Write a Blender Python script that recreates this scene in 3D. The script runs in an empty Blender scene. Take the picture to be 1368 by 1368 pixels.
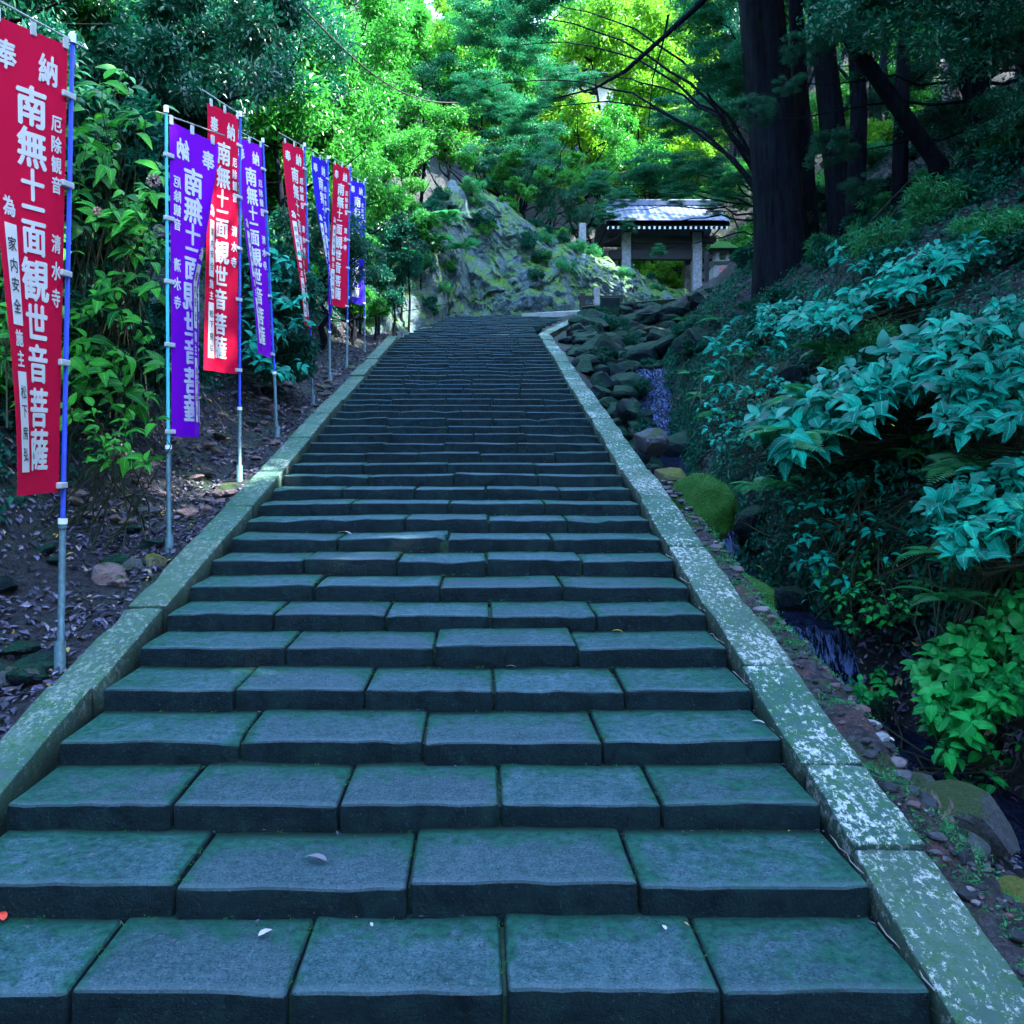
import bpy, bmesh, math, random
import numpy as np
from mathutils import Vector, Matrix
random.seed(7); RNG = np.random.default_rng(7)
sc = bpy.context.scene
COL = sc.collection
R = math.radians
PI = math.pi

# ------------------------------------------------------------------ camera, world, sun, exposure
CAMZ = 1.583
cam_d = bpy.data.cameras.new('camera'); cam = bpy.data.objects.new('camera', cam_d); COL.objects.link(cam)
cam.location = (0, 0, CAMZ); cam.rotation_euler = (R(90), 0, 0)
cam_d.sensor_width = 36; cam_d.lens = 36*1200/1368
cam_d.shift_x = 0.0307; cam_d.shift_y = -0.05775
cam_d.clip_start = .05; cam_d.clip_end = 600
sc.camera = cam
SUN_EL, SUN_AZ = 48.0, 98.0        # azimuth clockwise from +Y
w = bpy.data.worlds.new('World'); sc.world = w; w.use_nodes = True
nt = w.node_tree; nt.nodes.clear()
sky = nt.nodes.new('ShaderNodeTexSky'); sky.sky_type = 'NISHITA'; sky.sun_disc = False
sky.sun_elevation = R(SUN_EL); sky.sun_rotation = R(SUN_AZ)
sky.ozone_density = 1.8; sky.air_density = 1.0; sky.dust_density = 0.4
bg = nt.nodes.new('ShaderNodeBackground'); bg.inputs['Strength'].default_value = 0.15
wo = nt.nodes.new('ShaderNodeOutputWorld')
nt.links.new(sky.outputs[0], bg.inputs[0]); nt.links.new(bg.outputs[0], wo.inputs[0])
sun_d = bpy.data.lights.new('sun', 'SUN'); sun_d.energy = 2.2; sun_d.angle = R(.5); sun_d.color = (1, .95, .85)
sun = bpy.data.objects.new('sun', sun_d); COL.objects.link(sun)
sd = Vector((math.sin(R(SUN_AZ))*math.cos(R(SUN_EL)), math.cos(R(SUN_AZ))*math.cos(R(SUN_EL)), math.sin(R(SUN_EL))))
sun.rotation_euler = sd.to_track_quat('Z', 'Y').to_euler()
sc.view_settings.view_transform = 'Standard'; sc.view_settings.look = 'None'
sc.view_settings.exposure = 4.2; sc.view_settings.gamma = 1
sc.cycles.use_denoising = True
sc.cycles.max_bounces = 6; sc.cycles.diffuse_bounces = 3; sc.cycles.glossy_bounces = 2
sc.cycles.transmission_bounces = 4; sc.cycles.transparent_max_bounces = 4
sc.cycles.use_adaptive_sampling = True; sc.cycles.adaptive_threshold = 0.02

def at(px, py, Y):
    return Vector(((px-642)/1200*Y, Y, CAMZ+(605-py)/1200*Y))

# ------------------------------------------------------------------ helpers
def link(name, me, parent=None, mat=None, loc=None, rot=None, scale=None):
    o = bpy.data.objects.new(name, me); COL.objects.link(o)
    if mat is not None and me is not None and not me.materials: me.materials.append(mat)
    if parent is not None: o.parent = parent
    if loc is not None: o.location = loc
    if rot is not None: o.rotation_euler = rot
    if scale is not None: o.scale = scale
    return o
def tag(o, label, cat, group=None, kind=None):
    o['label'] = label; o['category'] = cat
    if group: o['group'] = group
    if kind: o['kind'] = kind
    return o
def thing(name, label, cat, loc=(0, 0, 0), rotz=0, group=None):
    o = link(name, None, None, None, loc, (0, 0, rotz)); o.empty_display_size = .2
    return tag(o, label, cat, group)
def np_mesh(name, V, F, smooth=False, mats=None, midx=None):
    """V (n,3); F list of equal-length index arrays or (m,k) array"""
    me = bpy.data.meshes.new(name)
    V = np.asarray(V, dtype=np.float32); F = np.asarray(F, dtype=np.int32)
    k = F.shape[1]; m = F.shape[0]
    me.vertices.add(len(V)); me.vertices.foreach_set('co', V.ravel())
    me.loops.add(m*k); me.loops.foreach_set('vertex_index', F.ravel())
    me.polygons.add(m); me.polygons.foreach_set('loop_start', np.arange(0, m*k, k, dtype=np.int32))
    me.polygons.foreach_set('loop_total', np.full(m, k, dtype=np.int32))
    if mats:
        for x in mats: me.materials.append(x)
        if midx is not None: me.polygons.foreach_set('material_index', np.asarray(midx, dtype=np.int32))
    me.update(calc_edges=True); me.validate()
    me.polygons.foreach_set('use_smooth', np.full(len(me.polygons), smooth))
    return me
def bm_mesh(name, bm, smooth=False):
    me = bpy.data.meshes.new(name); bm.to_mesh(me); bm.free()
    me.polygons.foreach_set('use_smooth', np.full(len(me.polygons), smooth)); return me

_perm = RNG.random((64, 64, 64)).astype(np.float32)
def vnoise(x, y, z=0.0):
    x = np.asarray(x, float); y = np.asarray(y, float); z = np.asarray(z, float)+0*x
    xi, yi, zi = np.floor(x).astype(int), np.floor(y).astype(int), np.floor(z).astype(int)
    fx, fy, fz = x-xi, y-yi, z-zi
    fx, fy, fz = fx*fx*(3-2*fx), fy*fy*(3-2*fy), fz*fz*(3-2*fz)
    r = 0
    for a in (0, 1):
        for b in (0, 1):
            for c in (0, 1):
                r = r+_perm[(xi+a) % 64, (yi+b) % 64, (zi+c) % 64]*(fx if a else 1-fx)*(fy if b else 1-fy)*(fz if c else 1-fz)
    return r*2-1
def fbm(x, y, z=0.0, o=4):
    r = 0; a = 1.0
    for i in range(o):
        r = r+a*vnoise(x*2**i+i*7.3, y*2**i+i*3.1, np.asarray(z)*2**i+i*1.7); a *= .5
    return r/1.9
def sstep(a, b, x):
    t = np.clip((np.asarray(x, float)-a)/(b-a), 0, 1); return t*t*(3-2*t)

def add_box(bm, c, s, rot=None):
    r = bmesh.ops.create_cube(bm, size=1)
    M = Matrix.Translation(c) @ (rot.to_4x4() if rot is not None else Matrix()) @ Matrix.Diagonal((*s, 1))
    bmesh.ops.transform(bm, matrix=M, verts=r['verts']); return r['verts']
def box_mesh(name, s, bevel=0, c=(0, 0, 0)):
    bm = bmesh.new(); add_box(bm, c, s)
    if bevel: bmesh.ops.bevel(bm, geom=bm.edges[:], offset=bevel, segments=1, affect='EDGES')
    return bm_mesh(name, bm)
def tube(pts, rad, seg=8, cap=True):
    """returns V, F(quads) for a tube through pts"""
    pts = [Vector(p) for p in pts]; n = len(pts)
    if not hasattr(rad, '__len__'): rad = [rad]*n
    V = []; F = []
    ref = None
    for i, p in enumerate(pts):
        d = (pts[min(i+1, n-1)]-pts[max(i-1, 0)]).normalized()
        if ref is None: ref = Vector((1, 0, 0)) if abs(d.x) < .8 else Vector((0, 1, 0))
        s = d.cross(ref).normalized(); t = s.cross(d).normalized(); ref = t.cross(s)*0+ref
        for k in range(seg):
            a = 2*PI*k/seg; V.append(p+(s*math.cos(a)+t*math.sin(a))*rad[i])
    for i in range(n-1):
        for k in range(seg):
            F.append((i*seg+k, i*seg+(k+1) % seg, (i+1)*seg+(k+1) % seg, (i+1)*seg+k))
    if cap:
        for i, fl in ((0, 0), (n-1, 1)):
            V.append(pts[i]); c = len(V)-1
            for k in range(0, seg, 2):
                q = (c, i*seg+k, i*seg+(k+1) % seg, i*seg+(k+2) % seg); F.append(q)
    return [tuple(v) for v in V], F
def tubes_mesh(name, lst, seg=8, smooth=True):
    V = []; F = []
    for pts, rad in lst:
        v, f = tube(pts, rad, seg); b = len(V); V += v; F += [tuple(i+b for i in q) for q in f]
    return np_mesh(name, V, F, smooth)

# ------------------------------------------------------------------ materials
class NT:
    def __init__(s, name):
        s.m = bpy.data.materials.new(name); s.m.use_nodes = True; s.t = s.m.node_tree; s.t.nodes.clear()
        s.out = s.n('ShaderNodeOutputMaterial')
    def n(s, typ, **kw):
        x = s.t.nodes.new(typ)
        for k, v in kw.items(): setattr(x, k, v)
        return x
    def l(s, a, b): s.t.links.new(a, b)
    def val(s, i, v):
        if hasattr(v, 'is_linked') or isinstance(v, bpy.types.NodeSocket): s.l(v, i)
        else: i.default_value = v
    def noise(s, scale, detail=4, rough=.6, vec=None, dist=0):
        x = s.n('ShaderNodeTexNoise'); x.inputs['Scale'].default_value = scale; x.inputs['Detail'].default_value = detail
        x.inputs['Roughness'].default_value = rough; x.inputs['Distortion'].default_value = dist
        if vec is not None: s.l(vec, x.inputs['Vector'])
        return x.outputs['Fac']
    def ramp(s, fac, stops, interp='LINEAR'):
        x = s.n('ShaderNodeValToRGB'); s.l(fac, x.inputs[0]); e = x.color_ramp.elements; x.color_ramp.interpolation = interp
        for i, (p, c) in enumerate(stops):
            if i > 1: e.new(p)
            e[i].position = p; e[i].color = (*c, 1) if hasattr(c, '__len__') else (c, c, c, 1)
        return x.outputs[0]
    def mix(s, f, a, b, blend='MIX'):
        x = s.n('ShaderNodeMix', data_type='RGBA', blend_type=blend)
        s.val(x.inputs[0], f)
        for i, v in ((6, a), (7, b)):
            if isinstance(v, bpy.types.NodeSocket): s.l(v, x.inputs[i])
            else: x.inputs[i].default_value = (*v, 1)
        return x.outputs[2]
    def math(s, op, a, b=0.0, c=None):
        x = s.n('ShaderNodeMath', operation=op); s.val(x.inputs[0], a); s.val(x.inputs[1], b)
        if c is not None: s.val(x.inputs[2], c)
        return x.outputs[0]
    def bump(s, h, strength=.5, dist=.01):
        x = s.n('ShaderNodeBump'); x.inputs['Strength'].default_value = strength; x.inputs['Distance'].default_value = dist
        s.l(h, x.inputs['Height']); return x.outputs[0]
    def pbsdf(s, col, rough=.8, normal=None, spec=.4, metal=0, link=True):
        b = s.n('ShaderNodeBsdfPrincipled')
        if isinstance(col, bpy.types.NodeSocket): s.l(col, b.inputs['Base Color'])
        else: b.inputs['Base Color'].default_value = (*col, 1)
        s.val(b.inputs['Roughness'], rough); b.inputs['Specular IOR Level'].default_value = spec
        b.inputs['Metallic'].default_value = metal
        if normal is not None: s.l(normal, b.inputs['Normal'])
        if link: s.l(b.outputs[0], s.out.inputs[0])
        return b
    def coord(s, which='Object'): return s.n('ShaderNodeTexCoord').outputs[which]
    def pos(s): return s.n('ShaderNodeNewGeometry').outputs['Position']

def simple(name, col, rough=.6, metal=0, var=.25, scale=8, bump=.2):
    t = NT(name); p = t.pos(); n = t.noise(scale, 5, .65, p)
    c = t.ramp(n, [(.3, tuple(x*(1-var) for x in col)), (.7, tuple(min(1, x*(1+var)) for x in col))])
    t.pbsdf(c, rough, t.bump(n, bump, .01), metal=metal); return t.m

def mat_stone():
    t = NT('stair_stone'); g = t.n('ShaderNodeNewGeometry'); p = g.outputs['Position']
    oi = t.n('ShaderNodeObjectInfo'); gen = t.coord('Generated')
    sg = t.n('ShaderNodeSeparateXYZ'); t.l(gen, sg.inputs[0]); sp = t.n('ShaderNodeSeparateXYZ'); t.l(p, sp.inputs[0])
    nz = t.n('ShaderNodeSeparateXYZ'); t.l(g.outputs['Normal'], nz.inputs[0])
    n1 = t.noise(3.2, 6, .62, p); n2 = t.noise(26, 5, .7, p); n3 = t.noise(75, 4, .75, p); n4 = t.noise(9, 5, .7, p, .6); n5 = t.noise(115, 4, .85, p)
    base = t.ramp(n1, [(.34, (.006, .10, .105)), (.5, (.042, .185, .20)), (.66, (.125, .25, .315))])
    base = t.mix(.5, base, t.ramp(n2, [(.36, (.004, .048, .058)), (.64, (.165, .285, .345))]))
    base = t.mix(t.math('MULTIPLY', oi.outputs['Random'], .55), base, (.055, .10, .125))
    base = t.mix(t.ramp(n5, [(.38, .95), (.50, 0)]), base, (.012, .035, .05)); base = t.mix(t.ramp(n3, [(.54, 0), (.70, .45)]), base, (.30, .40, .48))
    # moss creeping over the back and the ends of the treads
    back = t.math('MULTIPLY_ADD', sg.outputs['Y'], 1.35, -.60)
    joint = t.ramp(t.math('ABSOLUTE', t.math('SUBTRACT', sg.outputs['X'], .5)), [(.40, 0), (.50, .55)])
    side = t.math('MULTIPLY', t.math('SUBTRACT', t.math('ABSOLUTE', t.math('ADD', sp.outputs['X'], .26)), .9), .55)
    mf = t.math('ADD', t.math('ADD', t.math('MAXIMUM', back, side), joint), t.math('MULTIPLY_ADD', n4, 1.9, -1.0))
    mf = t.ramp(mf, [(.0, 0), (.38, 1)])
    moss = t.ramp(n2, [(.3, (.003, .055, .04)), (.7, (.025, .19, .12))])
    top = t.mix(t.math('MULTIPLY', mf, .88), base, moss)
    # riser faces and nosings: damp dark algae, plus their shade put into the colour
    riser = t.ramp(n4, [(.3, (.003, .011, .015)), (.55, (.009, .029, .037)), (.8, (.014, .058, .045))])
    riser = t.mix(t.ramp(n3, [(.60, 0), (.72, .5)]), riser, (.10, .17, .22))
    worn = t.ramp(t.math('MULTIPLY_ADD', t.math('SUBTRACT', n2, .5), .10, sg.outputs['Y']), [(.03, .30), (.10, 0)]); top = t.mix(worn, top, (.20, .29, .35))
    dirt = t.ramp(t.math('MULTIPLY_ADD', t.math('SUBTRACT', n2, .5), .16, sg.outputs['Y']), [(.77, 0), (.86, .85)])  # darker strip along the back edge of each tread
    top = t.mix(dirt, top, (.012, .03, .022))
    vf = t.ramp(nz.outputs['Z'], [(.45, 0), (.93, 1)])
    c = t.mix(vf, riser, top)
    spk = t.ramp(n3, [(.73, 0), (.78, 1)])
    c = t.mix(t.math('MULTIPLY', spk, .35), c, (.45, .47, .48))
    c = t.mix(t.ramp(n3, [(.22, .5), (.32, 0)]), c, (.03, .035, .04))
    h = t.math('ADD', t.math('ADD', t.math('MULTIPLY', n2, .8), t.math('MULTIPLY', n3, .7)), t.math('MULTIPLY', n5, .3))
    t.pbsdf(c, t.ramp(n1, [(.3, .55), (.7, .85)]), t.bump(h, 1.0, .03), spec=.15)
    return t.m
def mat_kerb(lichen):
    t = NT('kerb_stone_mat'); p = t.pos(); oi = t.n('ShaderNodeObjectInfo')
    n1 = t.noise(2.6, 6, .65, p); n2 = t.noise(18, 6, .7, p, .5); n3 = t.noise(90, 4, .7, p)
    base = t.ramp(n1, [(.3, (.02, .075, .07)), (.55, (.055, .13, .11)), (.75, (.13, .20, .18))])
    moss = t.ramp(n3, [(.3, (.006, .06, .03)), (.65, (.04, .16, .055))])
    c = t.mix(t.ramp(n2, [(.44, 0), (.60, .9)]), base, moss)
    mp = t.n('ShaderNodeMapping'); mp.inputs['Scale'].default_value = (1.2, .8, 1); t.l(p, mp.inputs[0])
    patch = t.noise(2.0, 3, .6, p); nl = t.noise(30, 8, .8, mp.outputs[0], .25)
    lf = t.ramp(t.math('MULTIPLY_ADD', patch, .30, nl), [(.685, 0), (.74, 1)])
    c = t.mix(t.math('MULTIPLY', lf, lichen), c, t.ramp(n3, [(.3, (.42, .46, .44)), (.7, (.72, .75, .72))]))
    c = t.mix(t.math('MULTIPLY', oi.outputs['Random'], .3), c, (.09, .12, .09))
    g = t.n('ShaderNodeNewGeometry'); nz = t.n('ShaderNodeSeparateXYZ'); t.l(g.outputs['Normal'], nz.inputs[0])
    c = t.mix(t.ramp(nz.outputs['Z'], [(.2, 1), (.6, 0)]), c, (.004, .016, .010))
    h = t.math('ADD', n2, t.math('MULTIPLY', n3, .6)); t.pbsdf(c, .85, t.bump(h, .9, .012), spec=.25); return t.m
def mat_rock(name, a, b, moss_amt=.5, mosscol=(.09, .17, .03), rough=.75, scale=1.0):
    t = NT(name); g = t.n('ShaderNodeNewGeometry'); p = g.outputs['Position']
    nz = t.n('ShaderNodeSeparateXYZ'); t.l(g.outputs['Normal'], nz.inputs[0])
    n1 = t.noise(1.6*scale, 7, .7, p, .4); n2 = t.noise(9*scale, 6, .7, p); n3 = t.noise(40*scale, 4, .7, p)
    c = t.ramp(n2, [(.3, a), (.68, b)]); c = t.mix(.4, c, t.ramp(n3, [(.3, tuple(x*.6 for x in a)), (.7, b)]))
    f = t.math('ADD', t.math('MULTIPLY', nz.outputs['Z'], .5), t.math('MULTIPLY_ADD', n1, 2.2, -1.25+moss_amt*.5))
    f = t.ramp(f, [(.25, 0), (.5, 1)])
    c = t.mix(f, c, t.ramp(n3, [(.3, tuple(x*.45 for x in mosscol)), (.7, mosscol)]))
    if name == 'outcrop_rock': c = t.mix(t.ramp(t.noise(16, 4, .8, p), [(.60, 0), (.70, .75)]), c, (.42, .50, .55))
    h = t.math('ADD', n2, t.math('MULTIPLY', n3, .5)); t.pbsdf(c, rough, t.bump(h, 1, .05), spec=.12 if 'wet' in name else .3); return t.m
def mat_leaf(name, dark, light, trans=.35, rough=.42, yellow=None, spec=.45):
    t = NT(name); g = t.n('ShaderNodeNewGeometry'); r = g.outputs['Random Per Island']
    oi = t.n('ShaderNodeObjectInfo')
    f = t.math('ADD', t.math('MULTIPLY', r, .75), t.math('MULTIPLY', oi.outputs['Random'], .3))
    stops = [(.0, dark), (.9, light)]
    if yellow: stops = [(.0, dark), (.86, light), (1.0, yellow)]
    c = t.ramp(f, stops)
    n = t.noise(7, 3, .6, t.pos()); c = t.mix(t.ramp(n, [(.35, .45), (.65, 0)]), c, tuple(x*.5 for x in dark))
    b = t.pbsdf(c, rough, None, spec=spec, link=False)
    tr = t.n('ShaderNodeBsdfTranslucent'); tc = t.mix(.5, c, tuple(min(1, x*1.3) for x in light)); t.l(tc, tr.inputs[0])
    mx = t.n('ShaderNodeMixShader'); mx.inputs[0].default_value = trans
    t.l(b.outputs[0], mx.inputs[1]); t.l(tr.outputs[0], mx.inputs[2]); t.l(mx.outputs[0], t.out.inputs[0]); return t.m
def mat_bigleaf(name, dark, light, trans=.3):
    """near leaves: pale midrib and side veins in the leaf's own coordinates (x across, y along)"""
    t = NT(name); oc = t.coord('Object'); s = t.n('ShaderNodeSeparateXYZ'); t.l(oc, s.inputs[0]); oi = t.n('ShaderNodeObjectInfo')
    ax = t.math('ABSOLUTE', s.outputs['X'])
    c = t.ramp(oi.outputs['Random'], [(0, dark), (1, light)])
    n = t.noise(3, 3, .6, oc); c = t.mix(t.ramp(n, [(.3, .5), (.6, 0)]), c, tuple(x*.6 for x in dark))
    ph = t.math('SUBTRACT', t.math('MULTIPLY', s.outputs['Y'], 9.0), t.math('MULTIPLY', ax, 8.0))
    fr = t.math('ABSOLUTE', t.math('SUBTRACT', t.math('FRACT', ph), .5))
    vein = t.math('MAXIMUM', t.ramp(ax, [(.008, 1), (.022, 0)]), t.math('MULTIPLY', t.ramp(fr, [(.03, 1), (.10, 0)]), .45))
    c = t.mix(t.math('MULTIPLY', vein, .55), c, tuple(min(1, x*1.7+.02) for x in light))
    b = t.pbsdf(c, .42, t.bump(t.math('SUBTRACT', 1.0, vein), .5, .02), spec=.12, link=False)
    tr = t.n('ShaderNodeBsdfTranslucent'); t.l(c, tr.inputs[0])
    mx = t.n('ShaderNodeMixShader'); mx.inputs[0].default_value = trans
    t.l(b.outputs[0], mx.inputs[1]); t.l(tr.outputs[0], mx.inputs[2]); t.l(mx.outputs[0], t.out.inputs[0]); return t.m
def mat_island(name, stops, rough=.75, spec=.3):
    t = NT(name); g = t.n('ShaderNodeNewGeometry'); oi = t.n('ShaderNodeObjectInfo')
    f = t.math('FRACT', t.math('ADD', g.outputs['Random Per Island'], oi.outputs['Random']))
    c = t.ramp(f, stops, 'LINEAR')
    n = t.noise(60, 3, .7, t.pos()); c = t.mix(t.ramp(n, [(.35, .4), (.6, 0)]), c, (.02, .02, .02)); t.pbsdf(c, rough, t.bump(n, .4, .004), spec=spec); return t.m
def mat_cloth(name, col):
    t = NT(name); p = t.coord('UV'); 
    wv = t.n('ShaderNodeTexWave'); wv.inputs['Scale'].default_value = 180; t.l(t.pos(), wv.inputs['Vector'])
    c = t.mix(t.math('MULTIPLY', t.noise(6, 4, .6, t.pos()), .3), col, tuple(x*.75 for x in col))
    b = t.pbsdf(c, .75, t.bump(t.noise(400, 2, .5, t.pos()), .15, .001), spec=.2, link=False)
    tr = t.n('ShaderNodeBsdfTranslucent'); t.l(c, tr.inputs[0])
    mx = t.n('ShaderNodeMixShader'); mx.inputs[0].default_value = .35
    t.l(b.outputs[0], mx.inputs[1]); t.l(tr.outputs[0], mx.inputs[2]); t.l(mx.outputs[0], t.out.inputs[0]); return t.m
def mat_ground():
    t = NT('forest_soil'); p = t.pos(); n1 = t.noise(1.3, 6, .65, p); n2 = t.noise(14, 6, .7, p); n3 = t.noise(55, 4, .7, p)
    c = t.ramp(n2, [(.3, (.002, .004, .008)), (.55, (.008, .011, .018)), (.8, (.03, .034, .05))])
    c = t.mix(t.ramp(n1, [(.5, 0), (.62, .75)]), c, t.ramp(n3, [(.3, (.002, .018, .008)), (.7, (.010, .06, .02))]))
    t.pbsdf(c, t.ramp(n2, [(.35, .35), (.6, .85)]), t.bump(t.math('ADD', n2, t.math('MULTIPLY', n3, .6)), 1, .06), spec=.5); return t.m
def mat_earth():
    t = NT('shoulder_earth'); p = t.pos(); n1 = t.noise(3.2, 5, .65, p, .5); n2 = t.noise(20, 6, .72, p); n3 = t.noise(70, 4, .7, p)
    c = t.ramp(n2, [(.3, (.014, .018, .022)), (.5, (.05, .05, .06)), (.7, (.16, .15, .17))])
    c = t.mix(t.ramp(n1, [(.52, 0), (.62, .8)]), c, t.ramp(n3, [(.3, (.05, .025, .03)), (.7, (.24, .13, .13))]))
    c = t.mix(t.ramp(n1, [(.36, .8), (.44, 0)]), c, t.ramp(n3, [(.3, (.015, .05, .015)), (.7, (.06, .15, .03))]))
    t.pbsdf(c, .9, t.bump(t.math('ADD', n2, t.math('MULTIPLY', n3, .7)), 1, .06), spec=.2); return t.m
def mat_bark(name, a, b):
    t = NT(name); p = t.pos(); mp = t.n('ShaderNodeMapping'); mp.inputs['Scale'].default_value = (1, 1, .10); t.l(p, mp.inputs[0])
    n1 = t.noise(16, 6, .65, mp.outputs[0], .5); n2 = t.noise(5, 5, .6, p); c = t.ramp(n1, [(.36, a), (.62, b)])
    c = t.mix(t.ramp(n2, [(.52, 0), (.66, .5)]), c, (.003, .02, .012)); t.pbsdf(c, .9, t.bump(n1, 1, .08), spec=.1); return t.m
def mat_water():
    t = NT('stream_water'); p = t.pos(); g = t.n('ShaderNodeNewGeometry'); nz = t.n('ShaderNodeSeparateXYZ'); t.l(g.outputs['True Normal'], nz.inputs[0])
    mp = t.n('ShaderNodeMapping'); mp.inputs['Scale'].default_value = (1.3, .5, .30); t.l(p, mp.inputs[0])
    n1 = t.noise(22, 6, .7, mp.outputs[0], .8); n2 = t.noise(60, 4, .7, mp.outputs[0])
    steep = t.math('MULTIPLY', t.ramp(nz.outputs['Z'], [(.70, 1), (.97, 0)]), t.ramp(t.noise(3.5, 3, .6, p), [(.36, .3), (.54, 1)]))
    foam = t.math('MULTIPLY', t.ramp(n1, [(.45, 0), (.57, 1)]), t.math('MULTIPLY_ADD', steep, .85, .10))
    c = t.mix(foam, (.001, .006, .035), (.24, .42, .95))
    b = t.pbsdf(c, t.math('MULTIPLY_ADD', foam, .4, .10), t.bump(t.math('ADD', n1, n2), 1.0, .12), spec=.35); return t.m

M = {}
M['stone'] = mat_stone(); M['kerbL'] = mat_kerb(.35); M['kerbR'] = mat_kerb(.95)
M['soil'] = mat_ground(); M['water'] = mat_water()
M['mortar'] = simple('mossy_mortar', (.012, .045, .022), .95, var=.6, scale=30, bump=.8)
M['seam'] = simple('pale_mortar_seam', (.30, .29, .27), .9, var=.35, scale=30, bump=.8)
M['outcrop'] = mat_rock('outcrop_rock', (.008, .035, .05), (.12, .20, .24), .56, (.07, .21, .02), .7, 1.2)
M['wetrock'] = mat_rock('dark_wet_rock', (.0005, .002, .005), (.008, .024, .034), .62, (.006, .055, .03), .5)
M['dryrock'] = mat_rock('grey_rock', (.03, .045, .055), (.15, .17, .20), .2, (.05, .10, .03), .8, 2)
M['pinkrock'] = mat_rock('pinkish_rock', (.16, .11, .12), (.36, .26, .27), .05, (.05, .10, .03), .8, 2)
M['mossrock'] = mat_rock('moss_covered_rock', (.015, .04, .03), (.05, .09, .06), 1.6, (.03, .16, .02), .9, 2)
M['lichrock'] = mat_rock('yellow_lichen_rock', (.12, .13, .09), (.26, .26, .18), .8, (.17, .20, .04), .9, 2)
M['earth'] = mat_earth()
M['bark'] = mat_bark('dark_bark', (.001, .0015, .004), (.008, .010, .018))
M['barkgrey'] = simple('pale_bark', (.20, .20, .21), .9, var=.5, scale=10, bump=1)
M['barkpink'] = simple('pinkish_bark', (.34, .22, .24), .9, var=.4, scale=10, bump=1)
M['stem'] = simple('green_stem', (.018, .03, .012), .7, var=.3)
M['leafdark'] = mat_leaf('leaf_evergreen', (.001, .028, .02), (.010, .18, .08), .25, .38, spec=.5)
M['leafmid'] = mat_leaf('leaf_broad', (.002, .07, .02), (.055, .38, .035), .4, .42)
M['leafyel'] = mat_leaf('leaf_fresh', (.03, .18, .01), (.15, .42, .02), .5, .45, (.40, .56, .05))
M['leafmaple'] = mat_leaf('leaf_maple', (.001, .06, .03), (.015, .25, .09), .35, .5)
M['leafivy'] = mat_leaf('leaf_ground_cover', (.001, .025, .02), (.008, .16, .09), .2, .5, spec=.15)
M['bigteal'] = mat_bigleaf('leaf_hydrangea', (.0, .065, .05), (.002, .46, .30))
M['biggreen'] = mat_bigleaf('leaf_round_green', (.001, .11, .03), (.018, .46, .08))
M['bigleft'] = mat_bigleaf('leaf_bush', (.001, .08, .02), (.06, .42, .03))
for k_, a_, b_ in (('bigteal', (.0, .065, .05), (.002, .46, .30)), ('biggreen', (.001, .11, .03), (.018, .46, .08)), ('bigleft', (.001, .08, .02), (.06, .42, .03))): M[k_+'_m'] = mat_leaf(k_+'_merged', a_, b_, .3, .45, spec=.3)
M['fern'] = mat_leaf('leaf_fern', (.010, .15, .05), (.05, .38, .12), .35, .5)
M['mossleaf'] = mat_leaf('moss_fibres', (.012, .08, .01), (.06, .26, .025), .3, .8, spec=.1)
M['litter'] = mat_island('leaf_litter_mat', [(0, (.012, .014, .025)), (.35, (.045, .045, .075)), (.6, (.14, .13, .22)), (.8, (.02, .03, .05)), (.93, (.26, .25, .34)), (1, (.42, .30, .06))])
M['rubble'] = mat_island('rubble_mat', [(0, (.008, .014, .02)), (.4, (.03, .04, .05)), (.7, (.09, .09, .11)), (.85, (.12, .06, .065)), (1, (.22, .25, .28))])
M['yellowleaf'] = simple('yellow_leaf', (.62, .48, .06), .6)
M['redleaf'] = simple('red_leaf', (.70, .06, .03), .6)
M['paleleaf'] = simple('pale_leaf', (.48, .44, .42), .7)
M['dryleaf'] = simple('dry_purplish_leaf', (.17, .15, .20), .6)
M['pinkflower'] = simple('pink_petals', (.8, .05, .25), .6)
M['deadflower'] = simple('faded_flower', (.26, .20, .20), .9)
M['red'] = mat_cloth('red_cloth', (.95, .006, .07)); M['purple'] = mat_cloth('purple_cloth', (.30, .004, .80)); M['blue'] = mat_cloth('blue_cloth', (.05, .02, .75))
M['white'] = simple('white_print', (.80, .80, .82), .8, var=.05, bump=0); M['ink'] = simple('black_ink', (.02, .02, .03), .8, bump=0)
M['clip'] = simple('white_plastic', (.55, .60, .60), .5, var=.05, bump=0)
M['poleblue'] = simple('blue_plastic_pole', (.002, .035, .42), .5, var=.1, bump=0); M['poleteal'] = simple('teal_plastic_pole', (.02, .34, .42), .35, var=.1, bump=0)
M['polegrey'] = simple('grey_steel_sleeve', (.06, .13, .15), .5, .3, var=.35, scale=25)
M['rope'] = simple('grey_bar', (.45, .48, .45), .5, var=.1)
M['roof'] = simple('blue_grey_roof', (.075, .105, .17), .6, 0, var=.2, scale=3)
M['wood'] = simple('weathered_wood', (.02, .022, .026), .85, var=.4, scale=14, bump=.6)
M['paleWood'] = simple('pale_post_wood', (.22, .24, .27), .85, var=.4, scale=9, bump=.6)
M['plaster'] = simple('pale_plaster', (.50, .50, .50), .85, var=.15)
M['graystone'] = mat_rock('lantern_stone', (.22, .22, .22), (.45, .44, .44), .05, (.08, .16, .03), .85, 3)
M['redstone'] = simple('reddish_tablet', (.42, .13, .12), .85, var=.5, scale=20)
M['black'] = simple('black_cable', (.01, .01, .012), .6, bump=0)

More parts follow.
